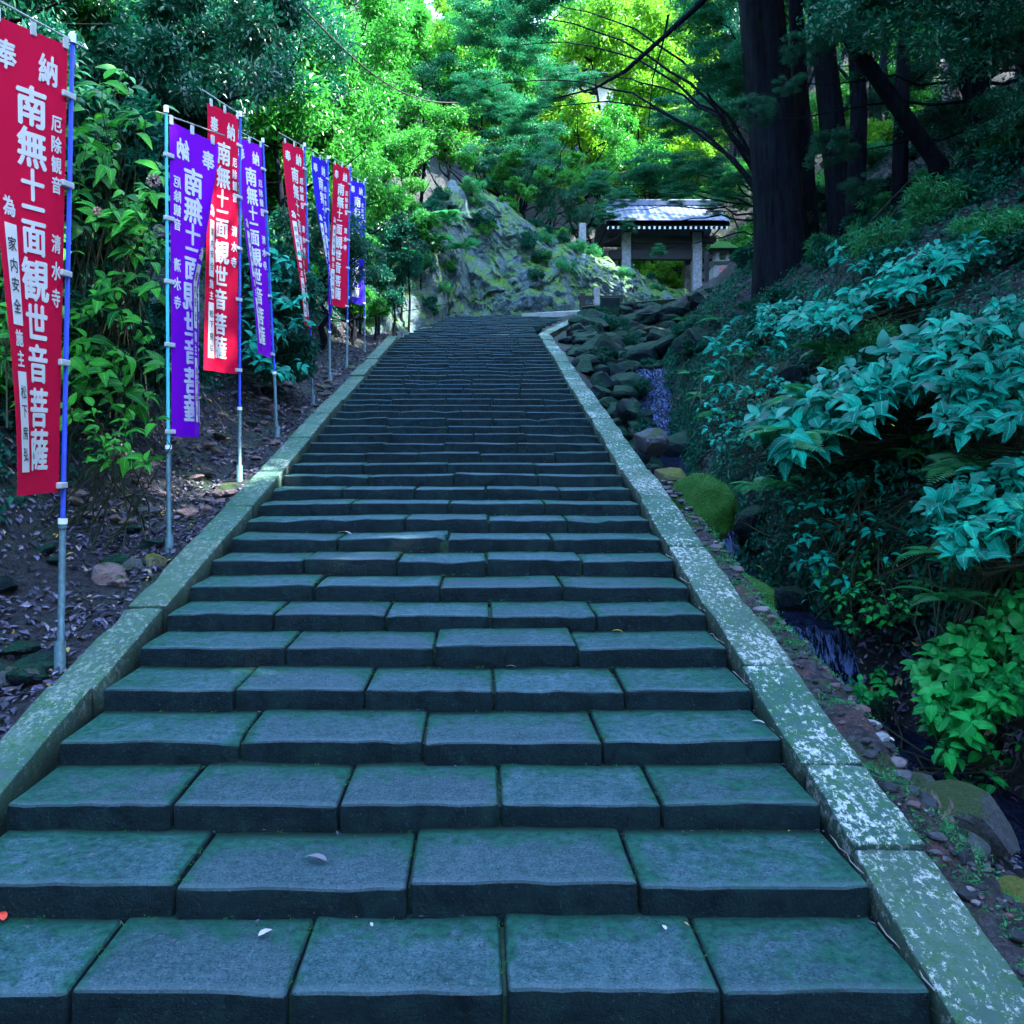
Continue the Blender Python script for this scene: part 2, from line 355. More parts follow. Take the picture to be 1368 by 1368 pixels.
# ------------------------------------------------------------------ terrain
T, RZ = .4455, .1058            # tread depth and riser height
NST = 53
def plane(Y): return -.617+.2375*Y      # line through the nosings
XCy = [2, 4, 5.4, 6.9, 8, 9.6, 12, 15, 17, 20, 26]; XCx = [3.2, 3.25, 3.1, 2.62, 2.5, 2.5, 2.6, 2.95, 3.25, 3.6, 4.2]
WY = [-5, 2, 5.4, 6.7, 6.82, 7.0, 9.3, 9.5, 9.75, 12, 14.6, 15, 17, 19, 21, 24, 27]
WZ = [-.9, -.75, -.58, -.38, -.28, .2, .42, .47, .95, 1.3, 1.75, 1.9, 3.15, 3.4, 3.7, 4.7, 5.6]
def xc(Y): return np.interp(Y, XCy, XCx)
def wz(Y): return np.interp(Y, WY, WZ)
def height(X, Y):
    X = np.asarray(X, float); Y = np.asarray(Y, float)
    P = np.where(Y < 2.55, -.106-.25*0, plane(Y))
    P = np.where(Y > 26, 5.56+.2*(Y-26), P); P = np.where(Y > 38, 7.96+.75*(Y-38), P); P = np.where(Y > 80, 39.5+.1*(Y-80), P)
    P = np.where(Y < 0, -.106-.02*Y*0, P)
    L = np.interp(X, [-90, -45, -22, -12, -6, -4.2, -3.5, -3.0, -2.5, -2.16, -1.95], [40, 30, 17, 9.0, 3.6, 1.5, .7, .12, -.06, -.05, -.30])
    # right
    c = xc(Y); ech = wz(Y)-P-.07
    tl = np.clip((X-1.60)/np.maximum(c-.32-1.60, .1), 0, 1)
    left = -.07+(ech+.07)*(tl**1.05)
    dx = X-(c+.3)
    bank = ech+np.interp(dx, [0, .3, .8, 1.8, 3.5, 6, 11, 25, 50, 90], [0, .9, 1.6, 2.75, 4.1, 5.5, 8, 17, 28, 40])
    Rr = np.where(X < c-.32, left, np.where(dx < 0, ech, bank))
    Rf = np.interp(X, [1.6, 2, 9, 11, 14, 20, 60, 90], [-.12, -.1, .2, 1.2, 4, 9, 28, 40])
    Ra = np.interp(X, [1.6, 2, 5.4, 7, 9, 14, 20, 60, 90], [-.12, -.1, .25, 1.5, 3, 6.5, 10, 28, 40])
    fb = sstep(25, 28, Y); Rf = Ra*(1-fb)+Rf*fb
    Rf = Rf-.60*sstep(2.3, 3.2, X-np.clip(Y-20.8, 0, 5.2)*.2)*(1-sstep(5.6, 7, X))*(1-sstep(25.0, 25.7, Y))
    s = sstep(15.5, 22, Y); Rr = Rr*(1-s)+Rf*s
    Rr = np.where(Y < 2.5, np.where(X < 2.6, -.1, Rr), Rr)
    e = np.where(X < -1.95, L, np.where(X > 1.60, Rr, -.30))
    amp = np.interp(np.abs(X+.2), [1.9, 2.4, 6, 20], [0, .06, .25, .8])
    inch = (np.abs(X-c) < .35) & (Y < 20)
    nse = fbm(X*.5, Y*.5, 3.3)*amp+fbm(X*2.3, Y*2.3, 9.1)*np.minimum(amp, .16)*1.3
    return P+e+np.where(inch, nse*.15, nse)
xs = np.unique(np.round(np.concatenate([np.linspace(-90, -12, 40), np.linspace(-12, -4.5, 38), np.arange(-4.5, 6.5, .085), np.linspace(6.5, 14, 40), np.linspace(14, 90, 40)]), 4))
ys = np.unique(np.round(np.concatenate([np.linspace(-60, 1, 30), np.arange(1, 18, .095), np.arange(18, 40, .3), np.linspace(40, 160, 50)]), 4))
GX, GY = np.meshgrid(xs, ys)
GZ = height(GX, GY)
nx, ny = len(xs), len(ys)
idx = np.arange(nx*ny).reshape(ny, nx)
F = np.stack([idx[:-1, :-1], idx[:-1, 1:], idx[1:, 1:], idx[1:, :-1]], -1).reshape(-1, 4)
g = link('ground', np_mesh('ground', np.stack([GX, GY, GZ], -1).reshape(-1, 3), F, True), None, M['soil']); g['kind'] = 'structure'
def hz(x, y): return float(height(np.array([x]), np.array([y]))[0])

# ------------------------------------------------------------------ staircase
stairs = thing('stone_staircase', 'long flight of worn dark stone steps climbing between two mossy kerbs', 'staircase', (0, 0, 0))
XL, XR = -1.855, 1.335
known = {0: [90, 385, 675, 965], 1: [232, 545, 855], 2: [228, 452, 668, 885], 3: [318, 565, 805], 4: [312, 487, 660, 835], 5: [380, 580, 772],
         6: [365, 515, 655, 797], 7: [419, 588, 752], 8: [405, 530, 650, 778], 9: [450, 598, 738], 10: [541, 652, 758], 11: [468, 600, 728],
         12: [457, 554, 649, 748], 13: [491, 606, 719]}
def block(x0, x1, y0, depth, h, n):
    """a stone with rounded worn edges; origin at the middle of its front top edge"""
    L = x1-x0; bm = bmesh.new(); add_box(bm, (0, depth/2, -h/2), (L, depth, h))
    near = n < 14
    cuts = (7 if near else 3)
    e = [e for e in bm.edges if abs(e.verts[0].co.x-e.verts[1].co.x) > .01]
    bmesh.ops.subdivide_edges(bm, edges=e, cuts=cuts, use_grid_fill=True)
    if near:
        e = [e for e in bm.edges if abs(e.verts[0].co.y-e.verts[1].co.y) > .01]
        bmesh.ops.subdivide_edges(bm, edges=e, cuts=3, use_grid_fill=True)
    sharp = [e for e in bm.edges if len(e.link_faces) == 2 and e.calc_face_angle(0) > 1]
    bmesh.ops.bevel(bm, geom=sharp, offset=.019 if near else .012, segments=3 if near else 1, affect='EDGES', profile=.5)
    for v in bm.verts:
        wx, wy, wz_ = v.co.x+(x0+x1)/2, v.co.y+y0, v.co.z
        a = .009 if near else .006
        d = fbm(np.array([wx*2.2]), np.array([wy*2.2]), np.array([wz_*3+n*1.7]))[0]
        d2 = vnoise(np.array([wx*13]), np.array([wy*13]), np.array([wz_*13]))[0]; chip = max(0.0, vnoise(np.array([wx*5.5+31]), np.array([wy*5.5]), np.array([n*2.3]))[0]-.25)
        if v.co.z > -.03: v.co.z += a*d*1.1+.003*d2-(.03*chip if v.co.y < .04 else 0)
        if v.co.y < .04: v.co.y += a*d*.8+.006*d2+.06*chip
    return bm
rnd = random.Random(11)
BX = {}
for n in range(NST+1):
    y0 = (n+5.84)*T+(.035 if n == 0 else .008); z = RZ*n
    xl, xr = XL, XR
    if n in known: js = [(p-642)/1200*y0 for p in known[n]]
    else:
        k = rnd.choice((4, 5, 5)); ww = [rnd.uniform(.75, 1.25) for _ in range(k)]; acc = 0; js = []
        for q in ww[:-1]: acc += q; js.append(xl+(xr-xl)*acc/sum(ww))
    if n > 40: xr = 1.335+(n-40)*.075 if n > 46 else 1.335
    if n > 40: xl = XL+(n-40)*.075
    xr = XR if n <= 45 else XR+(n-45)*.19
    if n in (2, 1, 0): pass
    ed = [xl]+[j for j in js if xl+.1 < j < xr-.1]+[xr]
    if n > 45 and xr-ed[-2] > 1.1: ed.insert(-1, (ed[-2]+xr)/2)
    for i in range(len(ed)-1):
        x0, x1 = ed[i]+.005, ed[i+1]-.005
        dep, h = T+.07, RZ+.07
        bm = block(x0, x1, y0, dep, h, n)
        if n == 9 and i == 1:      # the broken corner
            for v in bm.verts:
                if v.co.x > (x1-x0)/2-.10 and v.co.y < .10: v.co.y += .075; v.co.z -= .03
        me = bm_mesh('step_stone', bm, True); me.set_sharp_from_angle(angle=R(28))
        dy = rnd.gauss(0, .007); dz = rnd.gauss(0, .0045); ry = rnd.gauss(0, .0065); rz = rnd.gauss(0, .006)
        if n == 5 and i == 2: dz += .022
        if n == 3 and i == 2: dy -= .03
        if n == 10 and i == 1: dz += .01
        if n == 9 and i == 1: dz += .012; ry -= .015
        if n == 6 and i == 3: ry -= .018
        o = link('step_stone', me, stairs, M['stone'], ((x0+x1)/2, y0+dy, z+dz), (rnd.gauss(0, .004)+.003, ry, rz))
# mossy bed showing in the joints: stepped profile 12 mm under the stones' faces
V = []; F = []
for n in range(NST+1):
    y0 = (n+5.84)*T+.075; z = RZ*n-.035; xr = (XR if n <= 45 else XR+(n-45)*.19)-.01; xl = (XL if n <= 40 else XL+(n-40)*.075)+.01
    b = len(V); V += [(xl, y0, z-RZ-.05), (xr, y0, z-RZ-.05), (xr, y0, z), (xl, y0, z), (xr, y0+T, z), (xl, y0+T, z)]
    F += [(b, b+1, b+2, b+3), (b+3, b+2, b+4, b+5)]
link('mortar_bed', np_mesh('mortar_bed', V, F), stairs, M['mortar'])

# kerbs -----------------------------------------------------------
def kerb(name, label, x_in, x_out, lift, y_start, y_end, mat, joints=None, depth=.5, seed=1):
    r = random.Random(seed); k = thing(name, label, 'kerb', (0, 0, 0)); y = y_start; i = 0
    while y < y_end-.05:
        L = joints[i] if joints and i < len(joints) else r.uniform(.85, 1.35)
        y2 = min(y+L, y_end); i += 1
        bm = bmesh.new(); add_box(bm, (0, 0, 0), (1, 1, 1))
        bmesh.ops.subdivide_edges(bm, edges=[e for e in bm.edges if abs(e.verts[0].co.y-e.verts[1].co.y) > .5], cuts=13, use_grid_fill=True)
        bmesh.ops.subdivide_edges(bm, edges=[e for e in bm.edges if abs(e.verts[0].co.x-e.verts[1].co.x) > .5], cuts=3, use_grid_fill=True)
        xm = (x_in+x_out)/2; ym = (y+y2)/2
        for v in bm.verts:
            v.co.x *= abs(x_out-x_in); v.co.y *= (y2-y-.014)
            v.co.z = (0 if v.co.z > 0 else -depth)+plane(ym+v.co.y)-plane(ym)
        sharp = [e for e in bm.edges if len(e.link_faces) == 2 and e.calc_face_angle(0) > 1]
        bmesh.ops.bevel(bm, geom=sharp, offset=.007, segments=1, affect='EDGES')
        for v in bm.verts:
            d = fbm(np.array([(v.co.x+xm)*3]), np.array([(v.co.y+ym)*2.2]), np.array([v.co.z*2+seed]))[0]
            d2 = vnoise(np.array([(v.co.x+xm)*14]), np.array([(v.co.y+ym)*14]), np.array([v.co.z*9]))[0]
            ch = max(0.0, vnoise(np.array([(v.co.x+xm)*4+9]), np.array([(v.co.y+ym)*3.3]), np.array([seed*1.3]))[0]-.2); edge = abs(abs(v.co.x)-abs(x_out-x_in)/2) < .02
            v.co.x += .010*d*1.2+.004*d2-(math.copysign(.022*ch, v.co.x) if edge else 0); v.co.z += .012*d+.003*d2-(.018*ch if edge else 0)
        me = bm_mesh('kerb_stone', bm, True); me.set_sharp_from_angle(angle=R(60)); o = link('kerb_stone', me, k, mat, (xm+r.gauss(0, .006), ym, plane(ym)+lift+r.gauss(0, .007)), (0, r.gauss(0, .010), r.gauss(0, .004)))
        y = y2
    return k
kerb('stone_kerb', 'mossy green stone kerb along the banner side of the steps', -1.875, -2.105, .022, 1.2, 20.3, M['kerbL'], seed=3)
kr = kerb('stone_kerb', 'white lichen speckled stone kerb between the steps and the stream', 1.34, 1.60, .02, 1.9, 20.8, M['kerbR'], [.30, 1.04, .50, .86, .8, 1.0], seed=5)
# the far end of this kerb turns outwards
V0 = at(722, 446, 20.9)
for i in range(4):
    a = i/4; b = (i+1)/4
    p0 = (1.34+a*1.5, 20.8+a*5.2); p1 = (1.34+b*1.5, 20.8+b*5.2)
    bm = bmesh.new(); add_box(bm, (0, 0, 0), (.27, 1.34, .5))
    L = math.hypot(p1[0]-p0[0], p1[1]-p0[1])
    for v in bm.verts: v.co.y *= L/1.34; v.co.z += v.co.y*.235-.25
    bmesh.ops.bevel(bm, geom=bm.edges[:], offset=.015, segments=1, affect='EDGES')
    ym = (p0[1]+p1[1])/2
    link('kerb_stone', bm_mesh('kerb_stone', bm), kr, M['kerbR'], ((p0[0]+p1[0])/2+.13, ym, plane(ym)+.03), (0, 0, -math.atan2(p1[0]-p0[0], p1[1]-p0[1])))
# broken pale mortar seam along the right ends of the steps
pts = []; segs = []
rs = random.Random(4)
for n in range(0, 9):
    y0 = (n+5.84)*T
    a, b = y0+rs.uniform(.02, .1), y0+T-rs.uniform(.03, .12)
    q = [(1.337+rs.uniform(-.008, .008), a+(b-a)*k/6, RZ*n+.004+rs.uniform(-.003, .006)) for k in range(7)]
    if rs.random() < .85: segs.append((q, [rs.uniform(.001, .0035) for _ in range(7)]))
link('mortar_seam', tubes_mesh('mortar_seam', segs, 5), stairs, M['seam'])

# ------------------------------------------------------------------ rocks
def rock_mesh(name, seed, sub=3, cuts=9, rough=.12, smooth=False):
    r = random.Random(seed); bm = bmesh.new(); bmesh.ops.create_icosphere(bm, subdivisions=sub, radius=1)
    pl = []
    for _ in range(cuts):
        d = Vector((r.gauss(0, 1), r.gauss(0, 1), r.gauss(0, 1))).normalized(); pl.append((d, r.uniform(.55, .9)))
    for v in bm.verts:
        for d, k in pl:
            t = v.co.dot(d)
            if t > k: v.co -= d*(t-k)
    P = np.array([v.co for v in bm.verts]); d = fbm(P[:, 0]*1.7+seed, P[:, 1]*1.7, P[:, 2]*1.7, 4)
    for v, k in zip(bm.verts, d): v.co *= 1+rough*k
    return bm_mesh(name, bm, smooth)
ROCKS = [rock_mesh('rock', 20+i, 3, 10, .16) for i in range(7)]
ROCKS_R = [rock_mesh('round_rock', 60+i, 4, 5, .26, True) for i in range(2)]
ROCKS_S = [rock_mesh('stone', 40+i, 2, 8, .2) for i in range(6)]
def rock(name, label, cat, p, s, mat, rot=None, group=None, small=False, r=random.Random(99)):
    src = (ROCKS_S if small else (ROCKS_R if mat is M['mossrock'] else ROCKS)); me = src[r.randrange(len(src))]
    key = me.name+mat.name
    m2 = bpy.data.meshes.get(key)
    if m2 is None: m2 = me.copy(); m2.name = key; m2.materials.clear(); m2.materials.append(mat)
    p = Vector(p); p.z = max(p.z, hz(p.x, p.y)+s[2]*.25)
    o = link(name, m2, None, None, p, rot or (r.uniform(-.3, .3), r.uniform(-.3, .3), r.uniform(0, 6)), s)
    if label: tag(o, label, cat, group)
    return o

# centre outcrop: a cliff of displaced rock behind the top of the steps
def outcrop():
    nu, nv = 420, 230
    u = np.linspace(0, 1, nu); v = np.linspace(0, 1, nv); U, W_ = np.meshgrid(u, v)
    # silhouette heights along the front, from the left forest to the gate
    px = np.array([470, 520, 560, 600, 640, 690, 740, 790, 840, 880, 930, 960]); 
    sil = np.array([330, 320, 280, 232, 240, 268, 300, 335, 352, 372, 390, 398])
    X = -4.3+U*12.6; Yf = 26.8+np.interp(X, [-4.3, -2.4, -1.7, -.95, -.3, 2.6, 8.3], [-5.8, -5.4, -3.6, -.9, .4, 1.2, 5.0])
    pxx = 642+1200*X/(Yf+1.5)
    top = CAMZ+(605-np.interp(pxx, px, sil))/1200*(Yf+2.0)
    base = np.where(Yf > 26, 5.2+.2*(Yf-26), plane(Yf)-.5)
    prof = np.sin(np.clip(W_*1.25, 0, 1)*PI/2)**.8
    Y = Yf+W_*4.2
    Z = base+(top-base)*prof-np.clip(W_-.8, 0, 1)*4
    # blocky, bedded relief
    d = fbm(X*.8, Y*.5, Z*.8, 5); r1 = np.abs(fbm(X*1.4+4, Y*1.4, Z*1.4+2, 4)); 
    cell = vnoise(np.floor(X*1.6+d*.8)*3.7, np.floor(Z*2.0-X*.9+d)*2.3, 5.0)
    Y = Y+d*.9-r1*.7+cell*.16-np.abs(fbm(X*4.5, Y*4.5, Z*4.5, 3))*.22; Z = Z+fbm(X*1.2, Y*1.2, 7.7, 5)*.45+np.clip(cell, -1, 1)*.05+fbm(X*5, Y*5, Z*5, 3)*.06
    X = X+fbm(X*1.3+9, Y*1.3, Z*1.3, 4)*.25
    idx = np.arange(nu*nv).reshape(nv, nu)
    F = np.stack([idx[:-1, :-1], idx[:-1, 1:], idx[1:, 1:], idx[1:, :-1]], -1).reshape(-1, 4)
    o = link('rock_outcrop', np_mesh('rock_outcrop', np.stack([X, Y, Z], -1).reshape(-1, 3), F, False), None, M['outcrop'])
    tag(o, 'pale mossy rock outcrop rising behind the top of the steps', 'rock outcrop')
    return X, Y, Z
OX, OY, OZ = outcrop()

rr = random.Random(5)
# dark boulder wall below the path
bw = thing('boulder_wall', 'dark piled boulder wall holding up the path beyond the right kerb', 'stone wall', (0, 0, 0))
for i in range(190):
    Y = rr.uniform(19.2, 25.6); f = (Y-19.2)/7.4
    X = rr.uniform(2.25+max(0, Y-20.8)*.29, 6.4)
    s = rr.uniform(.18, .42)
    z = hz(X, Y)+s*.15
    o = rock('boulder', None, None, (X, Y, z), (s*rr.uniform(.9, 1.4), s, s*rr.uniform(.6, .9)), M['wetrock'], r=rr); o.parent = bw
for i in range(95):
    Y = rr.uniform(11.5, 20.5); f = (Y-11.5)/9; X = rr.uniform(1.85, float(xc(Y))-.25); s = rr.uniform(.12, .26)+.10*f
    o = rock('boulder', None, None, (X, Y, hz(X, Y)+s*.2), (s*rr.uniform(.9, 1.4), s, s*rr.uniform(.6, .9)), M['wetrock'], r=rr); o.parent = bw
for i in range(26):      # row along the edge of the path
    t_ = i/25; X = 2.9+t_*5.0; Y = 25.6+t_*4.6; s = rr.uniform(.25, .42)
    o = rock('boulder', None, None, (X+.1, Y-.35, 4.95+t_*1.1), (s*1.1, s*.7, s*.7), M['wetrock'], r=rr); o.parent = bw
# named boulders by the stream
def on(px, py, Y): return at(px, py, Y)
tag(rock('boulder', None, None, on(930, 690, 8.2), (.27, .42, .38), M['mossrock'], (.1, .2, .4)), 'round boulder under bright green moss beside the lichen kerb', 'boulder')
tag(rock('boulder', None, None, on(1283, 1098, 3.95), (.24, .30, .17), M['dryrock'], (.2, .4, .9)), 'large angular grey boulder at the kerb edge above the stream', 'boulder')
tag(rock('boulder', None, None, on(1240, 1078, 3.9), (.11, .13, .09), M['pinkrock'], (.5, .1, .2)), 'pinkish wedge of rock embedded beside the large angular boulder', 'boulder')
tag(rock('boulder', None, None, on(1262, 1140, 3.55), (.14, .12, .07), M['dryrock'], (.1, -.1, 2.2)), 'flat grey stone over a dark hollow next to the kerb', 'boulder')
tag(rock('boulder', None, None, on(1352, 1205, 3.35), (.13, .16, .09), M['lichrock'], (.1, .1, .3)), 'yellow green mossy stone at the lower right corner', 'boulder')
tag(rock('boulder', None, None, on(868, 590, 10.6), (.16, .35, .2), M['dryrock'], (.1, .1, .3)), 'upper weathered rock wedged against the outside of the lichen kerb', 'boulder')
tag(rock('boulder', None, None, on(893, 640, 9.3), (.14, .32, .16), M['lichrock'], (.1, .3, .2)), 'yellowish rock just uphill of the bright mossy boulder', 'boulder')
tag(rock('boulder', None, None, on(1000, 800, 6.2), (.12, .35, .15), M['mossrock'], (.1, .3, .25)), 'low mossy rock at the edge of the waterfall bank', 'boulder')
tag(rock('boulder', None, None, on(843, 545, 12.0), (.15, .4, .2), M['wetrock'], (.1, .3, .25)), 'dark rock outside the kerb beside the upper cascade', 'boulder')
for (px, py, Y, s) in [(835, 500, 16.2, .4), (930, 520, 15.8, .5), (905, 590, 13.5, .42), (1010, 690, 9.4, .3), (905, 470, 18.5, .5), (1060, 800, 7.6, .22), (1175, 900, 6.7, .2), (800, 470, 18, .5), (860, 470, 18.8, .5), (1060, 700, 9.8, .35)]:
    p = on(px, py, Y); p.z = min(p.z, hz(p.x, p.y)+s*.45)
    rock('boulder', 'dark wet boulder lying in the stream bed', 'boulder', p, (s, s*.9, s*.7), M['wetrock'], group='wet boulders in the stream bed', r=rr)
for i in range(14):
    Y = rr.uniform(13.5, 18.5); X = float(xc(Y))+rr.uniform(-.28, .28); s = rr.uniform(.07, .16)
    rock('boulder', 'dark wet stone breaking the water of the upper cascade', 'boulder', (X, Y, float(wz(Y))+.03), (s*1.2, s, s*.9), M['wetrock'], group='wet stones in the upper cascade', small=True, r=rr)
# pinkish stones beside the mossy kerb
for (px, py, Y, s, m_, lb) in [(143, 752, 6.0, .13, 'pinkrock', 'pinkish stone at the end of the row beside the mossy kerb'), (176, 748, 6.1, .10, 'dryrock', 'grey stone in the middle of the row beside the mossy kerb'),
                     (205, 744, 6.2, .10, 'lichrock', 'yellowish stone nearest the foot of the purple banner pole'), (160, 770, 5.9, .07, 'pinkrock', 'small pinkish stone below the row beside the mossy kerb'),
                     (20, 915, 4.55, .13, 'dryrock', 'pale broken stone at the left edge below the first banner pole'), (48, 900, 4.6, .07, 'dryrock', 'small grey stone between the broken stone and the first banner pole')]:
    p = on(px, py, Y); p.z = hz(p.x, p.y)+s*.3
    rock('stone', lb, 'stone', p, (s, s*.9, s*.6), M[m_], r=rr)
for i in range(90):
    Y = 6.8+rr.random()**1.2*9; X = rr.uniform(-3.15, -2.2); s = rr.uniform(.04, .095)
    rock('stone', 'purplish broken stone on the litter strip behind the banner poles', 'stone', (X, Y, hz(X, Y)+s*.3), (s*1.3, s, s*.5), M['pinkrock'] if rr.random() < .5 else M['dryrock'], group='broken stones between the kerb and the left bank', small=True, r=rr)

for i in range(16):
    Y = 4.3+rr.random()*2.6; X = rr.uniform(-3.0, -2.25); s = rr.uniform(.06, .16)
    rock('stone', 'dark wet stone in the leaf litter near the foot of the first banner pole', 'stone', (X, Y, hz(X, Y)+s*.2), (s*1.3, s, s*.6), M['wetrock'], group='dark stones near the first banner pole', r=rr)
for i in range(46):
    Y = 2.6+rr.random()*5; X = 1.72+rr.random()*.5*min(1, (xc(Y)-1.9)); s = rr.uniform(.03, .10)
    rock('stone', 'grey stone bedded in the slope between the lichen kerb and the stream', 'stone', (X, Y, hz(X, Y)+s*.25), (s*1.3, s, s*.6), M['dryrock'] if rr.random() < .5 else M['wetrock'], group='stones between the kerb and the stream', r=rr)
# reddish earth shoulder outside the lichen kerb
def shoulder(X, Y):
    X = np.asarray(X, float); Y = np.asarray(Y, float); wd = .42+.06*np.sin(Y*3); U_ = np.clip((X-1.585)/wd, 0, 1)
    return (plane(Y)-.035)*(1-U_**1.5)+(height(X, Y)-.03)*U_**1.5+.05*np.sin(U_*PI)+(fbm(X*5, Y*5, 2.2)*.05+fbm(X*17, Y*17, 1.2)*.025)*np.minimum(1, U_*4)*(1-U_**4)
yy = np.linspace(2.2, 7.4, 300); uu = np.linspace(0, 1, 26); UU, YY = np.meshgrid(uu, yy)
wd = .42+.06*np.sin(YY*3); XX = 1.585+UU*wd; ZZ = shoulder(XX, YY)
idx = np.arange(XX.size).reshape(XX.shape)
es = link('earth_shoulder', np_mesh('earth_shoulder', np.stack([XX, YY, ZZ], -1).reshape(-1, 3), np.stack([idx[:-1, :-1], idx[:-1, 1:], idx[1:, 1:], idx[1:, :-1]], -1).reshape(-1, 4), True), None, M['earth']); es['kind'] = 'structure'

Vr = []; Fr = []; b_ = 0
for i in range(900):
    Y = 2.4+rr.random()**1.2*6; X = 1.62+rr.random()**.8*.55; sz_ = rr.uniform(.006, .020) if rr.random() < .85 else rr.uniform(.02, .045); me = ROCKS_S[i % 6]
    zz = max(hz(X, Y), float(shoulder(X, Y)) if X < 2.0 else -9)+.006; A = np.array([v.co[:] for v in me.vertices])*np.array([sz_*1.4, sz_, sz_*.7]); a_ = rr.uniform(0, 6)
    A = A @ np.array([[math.cos(a_), math.sin(a_), 0], [-math.sin(a_), math.cos(a_), 0], [0, 0, 1]]); Vr.append(A+np.array([X, Y, zz])); Fr.append(np.array([p.vertices[:] for p in me.polygons])+b_); b_ += len(A)
ru = link('rubble', np_mesh('rubble', np.concatenate(Vr), np.concatenate(Fr)), None, M['rubble']); tag(ru, 'small loose rubble strewn along the outside of the lichen kerb', 'rubble', kind='stuff')
# ------------------------------------------------------------------ stream
ya = np.concatenate([np.linspace(2.2, 6.6, 40), np.linspace(6.62, 7.05, 40), np.linspace(7.1, 9.2, 30), np.linspace(9.22, 9.9, 40), np.linspace(9.95, 14.4, 40), np.linspace(14.45, 17.2, 110), np.linspace(17.3, 21, 30)])
ua = np.linspace(-1, 1, 21); UU, YY = np.meshgrid(ua, ya)
hw = np.interp(YY, [2, 5, 6.5, 7, 9, 10, 14, 17, 21], [.7, .55, .28, .24, .3, .2, .25, .3, .3])
XX = xc(YY)+UU*hw+fbm(YY*1.5, YY*0+2, 0)*.06
ZZ = wz(YY)+.02-.07*UU**2*0+fbm(XX*7, YY*7, 1.5)*.02
st = np.abs(np.gradient(wz(ya), ya))[:, None]; ZZ = ZZ+np.clip(st-.3, 0, 1)*fbm(XX*9, YY*4, 8.8)*.10
YY2 = YY-np.clip(st-.3, 0, 1)*(.05+.10*fbm(XX*6, YY*2, 4.4))
idx = np.arange(XX.size).reshape(XX.shape)
so = link('stream', np_mesh('stream', np.stack([XX, YY2, ZZ], -1).reshape(-1, 3), np.stack([idx[:-1, :-1], idx[:-1, 1:], idx[1:, 1:], idx[1:, :-1]], -1).reshape(-1, 4), True), None, M['water']); so['kind'] = 'structure'

# ------------------------------------------------------------------ path, railing, gate, lantern
pth = bmesh.new()
P0 = [(1.3, 26.1, 5.60), (2.9, 26.0, 5.66), (8.2, 30.8, 6.78), (9.5, 34, 7.32), (4, 36, 7.32), (3.0, 30.5, 6.7)]
def strip_mesh(name, left, right, thick):
    V = []; F = []
    for a, b in zip(left, right): V += [a, b, (a[0], a[1], a[2]-thick), (b[0], b[1], b[2]-thick)]
    for i in range(len(left)-1):
        q = i*4; F += [(q, q+1, q+5, q+4), (q+1, q+3, q+7, q+5), (q+2, q, q+4, q+6)]
    F.append((0, 2, 3, 1)); return np_mesh(name, V, F)
pth.free()
po = link('path', strip_mesh('path', [(1.2, 26.0, 5.62), (2.2, 28.5, 6.0), (4.5, 32.5, 7.0), (4.6, 37, 7.3)], [(3.0, 26.0, 5.68), (5.4, 28.2, 6.2), (8.6, 31.2, 6.9), (9.2, 37, 7.3)], .3), None, simple('path_stone', (.22, .25, .26), .85, scale=6)); po['kind'] = 'structure'
pk = thing('path_edging', 'pale stone edging of the path that slopes up to the temple gate', 'kerb', (0, 0, 0))
for i in range(7):
    a = Vector((3.0, 25.8, 5.70)).lerp(Vector((8.4, 30.9, 6.93)), i/7); b = Vector((3.0, 25.8, 5.70)).lerp(Vector((8.4, 30.9, 6.93)), (i+1)/7)
    d = b-a; me = box_mesh('edging_stone', (d.length-.02, .26, .2), .015)
    o = link('edging_stone', me, pk, M['kerbL'], (a+b)/2, d.to_track_quat('X', 'Z').to_euler())
# low railing beside the path
rl = thing('low_railing', 'low wooden railing with pale post at the start of the gate path', 'railing', (0, 0, 0))
def bpart(name, parent, s, p, mat, rot=(0, 0, 0), bev=.01): return link(name, box_mesh(name, s, bev), parent, mat, p, rot)
Yr = 27.0
for px, h, wd_ in ((778, .55, .16), (797, .72, .17), (828, .5, .16)):
    b = at(px, 412, Yr); bpart('post', rl, (wd_, wd_, h), (b.x, Yr, b.z+h/2-.1), M['paleWood'] if px == 797 else M['wood'])
b = at(800, 400, Yr); bpart('rail', rl, (1.25, .09, .10), (b.x, Yr-.02, b.z+.06), M['wood']); bpart('rail', rl, (1.2, .09, .08), (b.x, Yr-.02, b.z-.18), M['wood'])
bb = tag(link('stone_block', box_mesh('stone_block', (.5, .4, .55), .03), None, M['wetrock'], at(815, 411, 25.2)), 'dark squared stone block at the foot of the low railing', 'stone block')

gate = thing('temple_gate', 'small wooden temple gate with bluish tiled roof behind maple leaves', 'gate', (6.75, 33.6, 7.25))
GW = 1.32
def gp(name, s, p, mat, rot=(0, 0, 0)): return bpart(name, gate, s, p, mat, rot)
for sx in (-1, 1):
    gp('pillar', (.34, .34, 2.55), (sx*GW, 0, 1.27), M['paleWood']); gp('pillar', (.22, .22, 2.3), (sx*GW, 1.5, 1.15), M['paleWood']); gp('pillar_base', (.5, .5, .18), (sx*GW, 0, .05), M['graystone'])
    gp('tie_beam', (.14, 1.7, .2), (sx*GW, .75, 1.75), M['wood'])
    gp('bracket', (.5, .18, .18), (sx*GW, -.02, 2.5), M['wood'])
gp('lintel', (3.9, .26, .36), (0, -.03, 1.72), M['wood']); gp('upper_beam', (4.1, .24, .26), (0, 0, 2.30), M['wood']); gp('panel', (2.3, .08, .30), (0, .02, 2.03), M['wood'])
gp('eave_board', (4.5, .1, .12), (0, -1.13, 2.60), M['wood']); gp('eave_board', (4.5, .1, .12), (0, 2.2, 2.60), M['wood'])
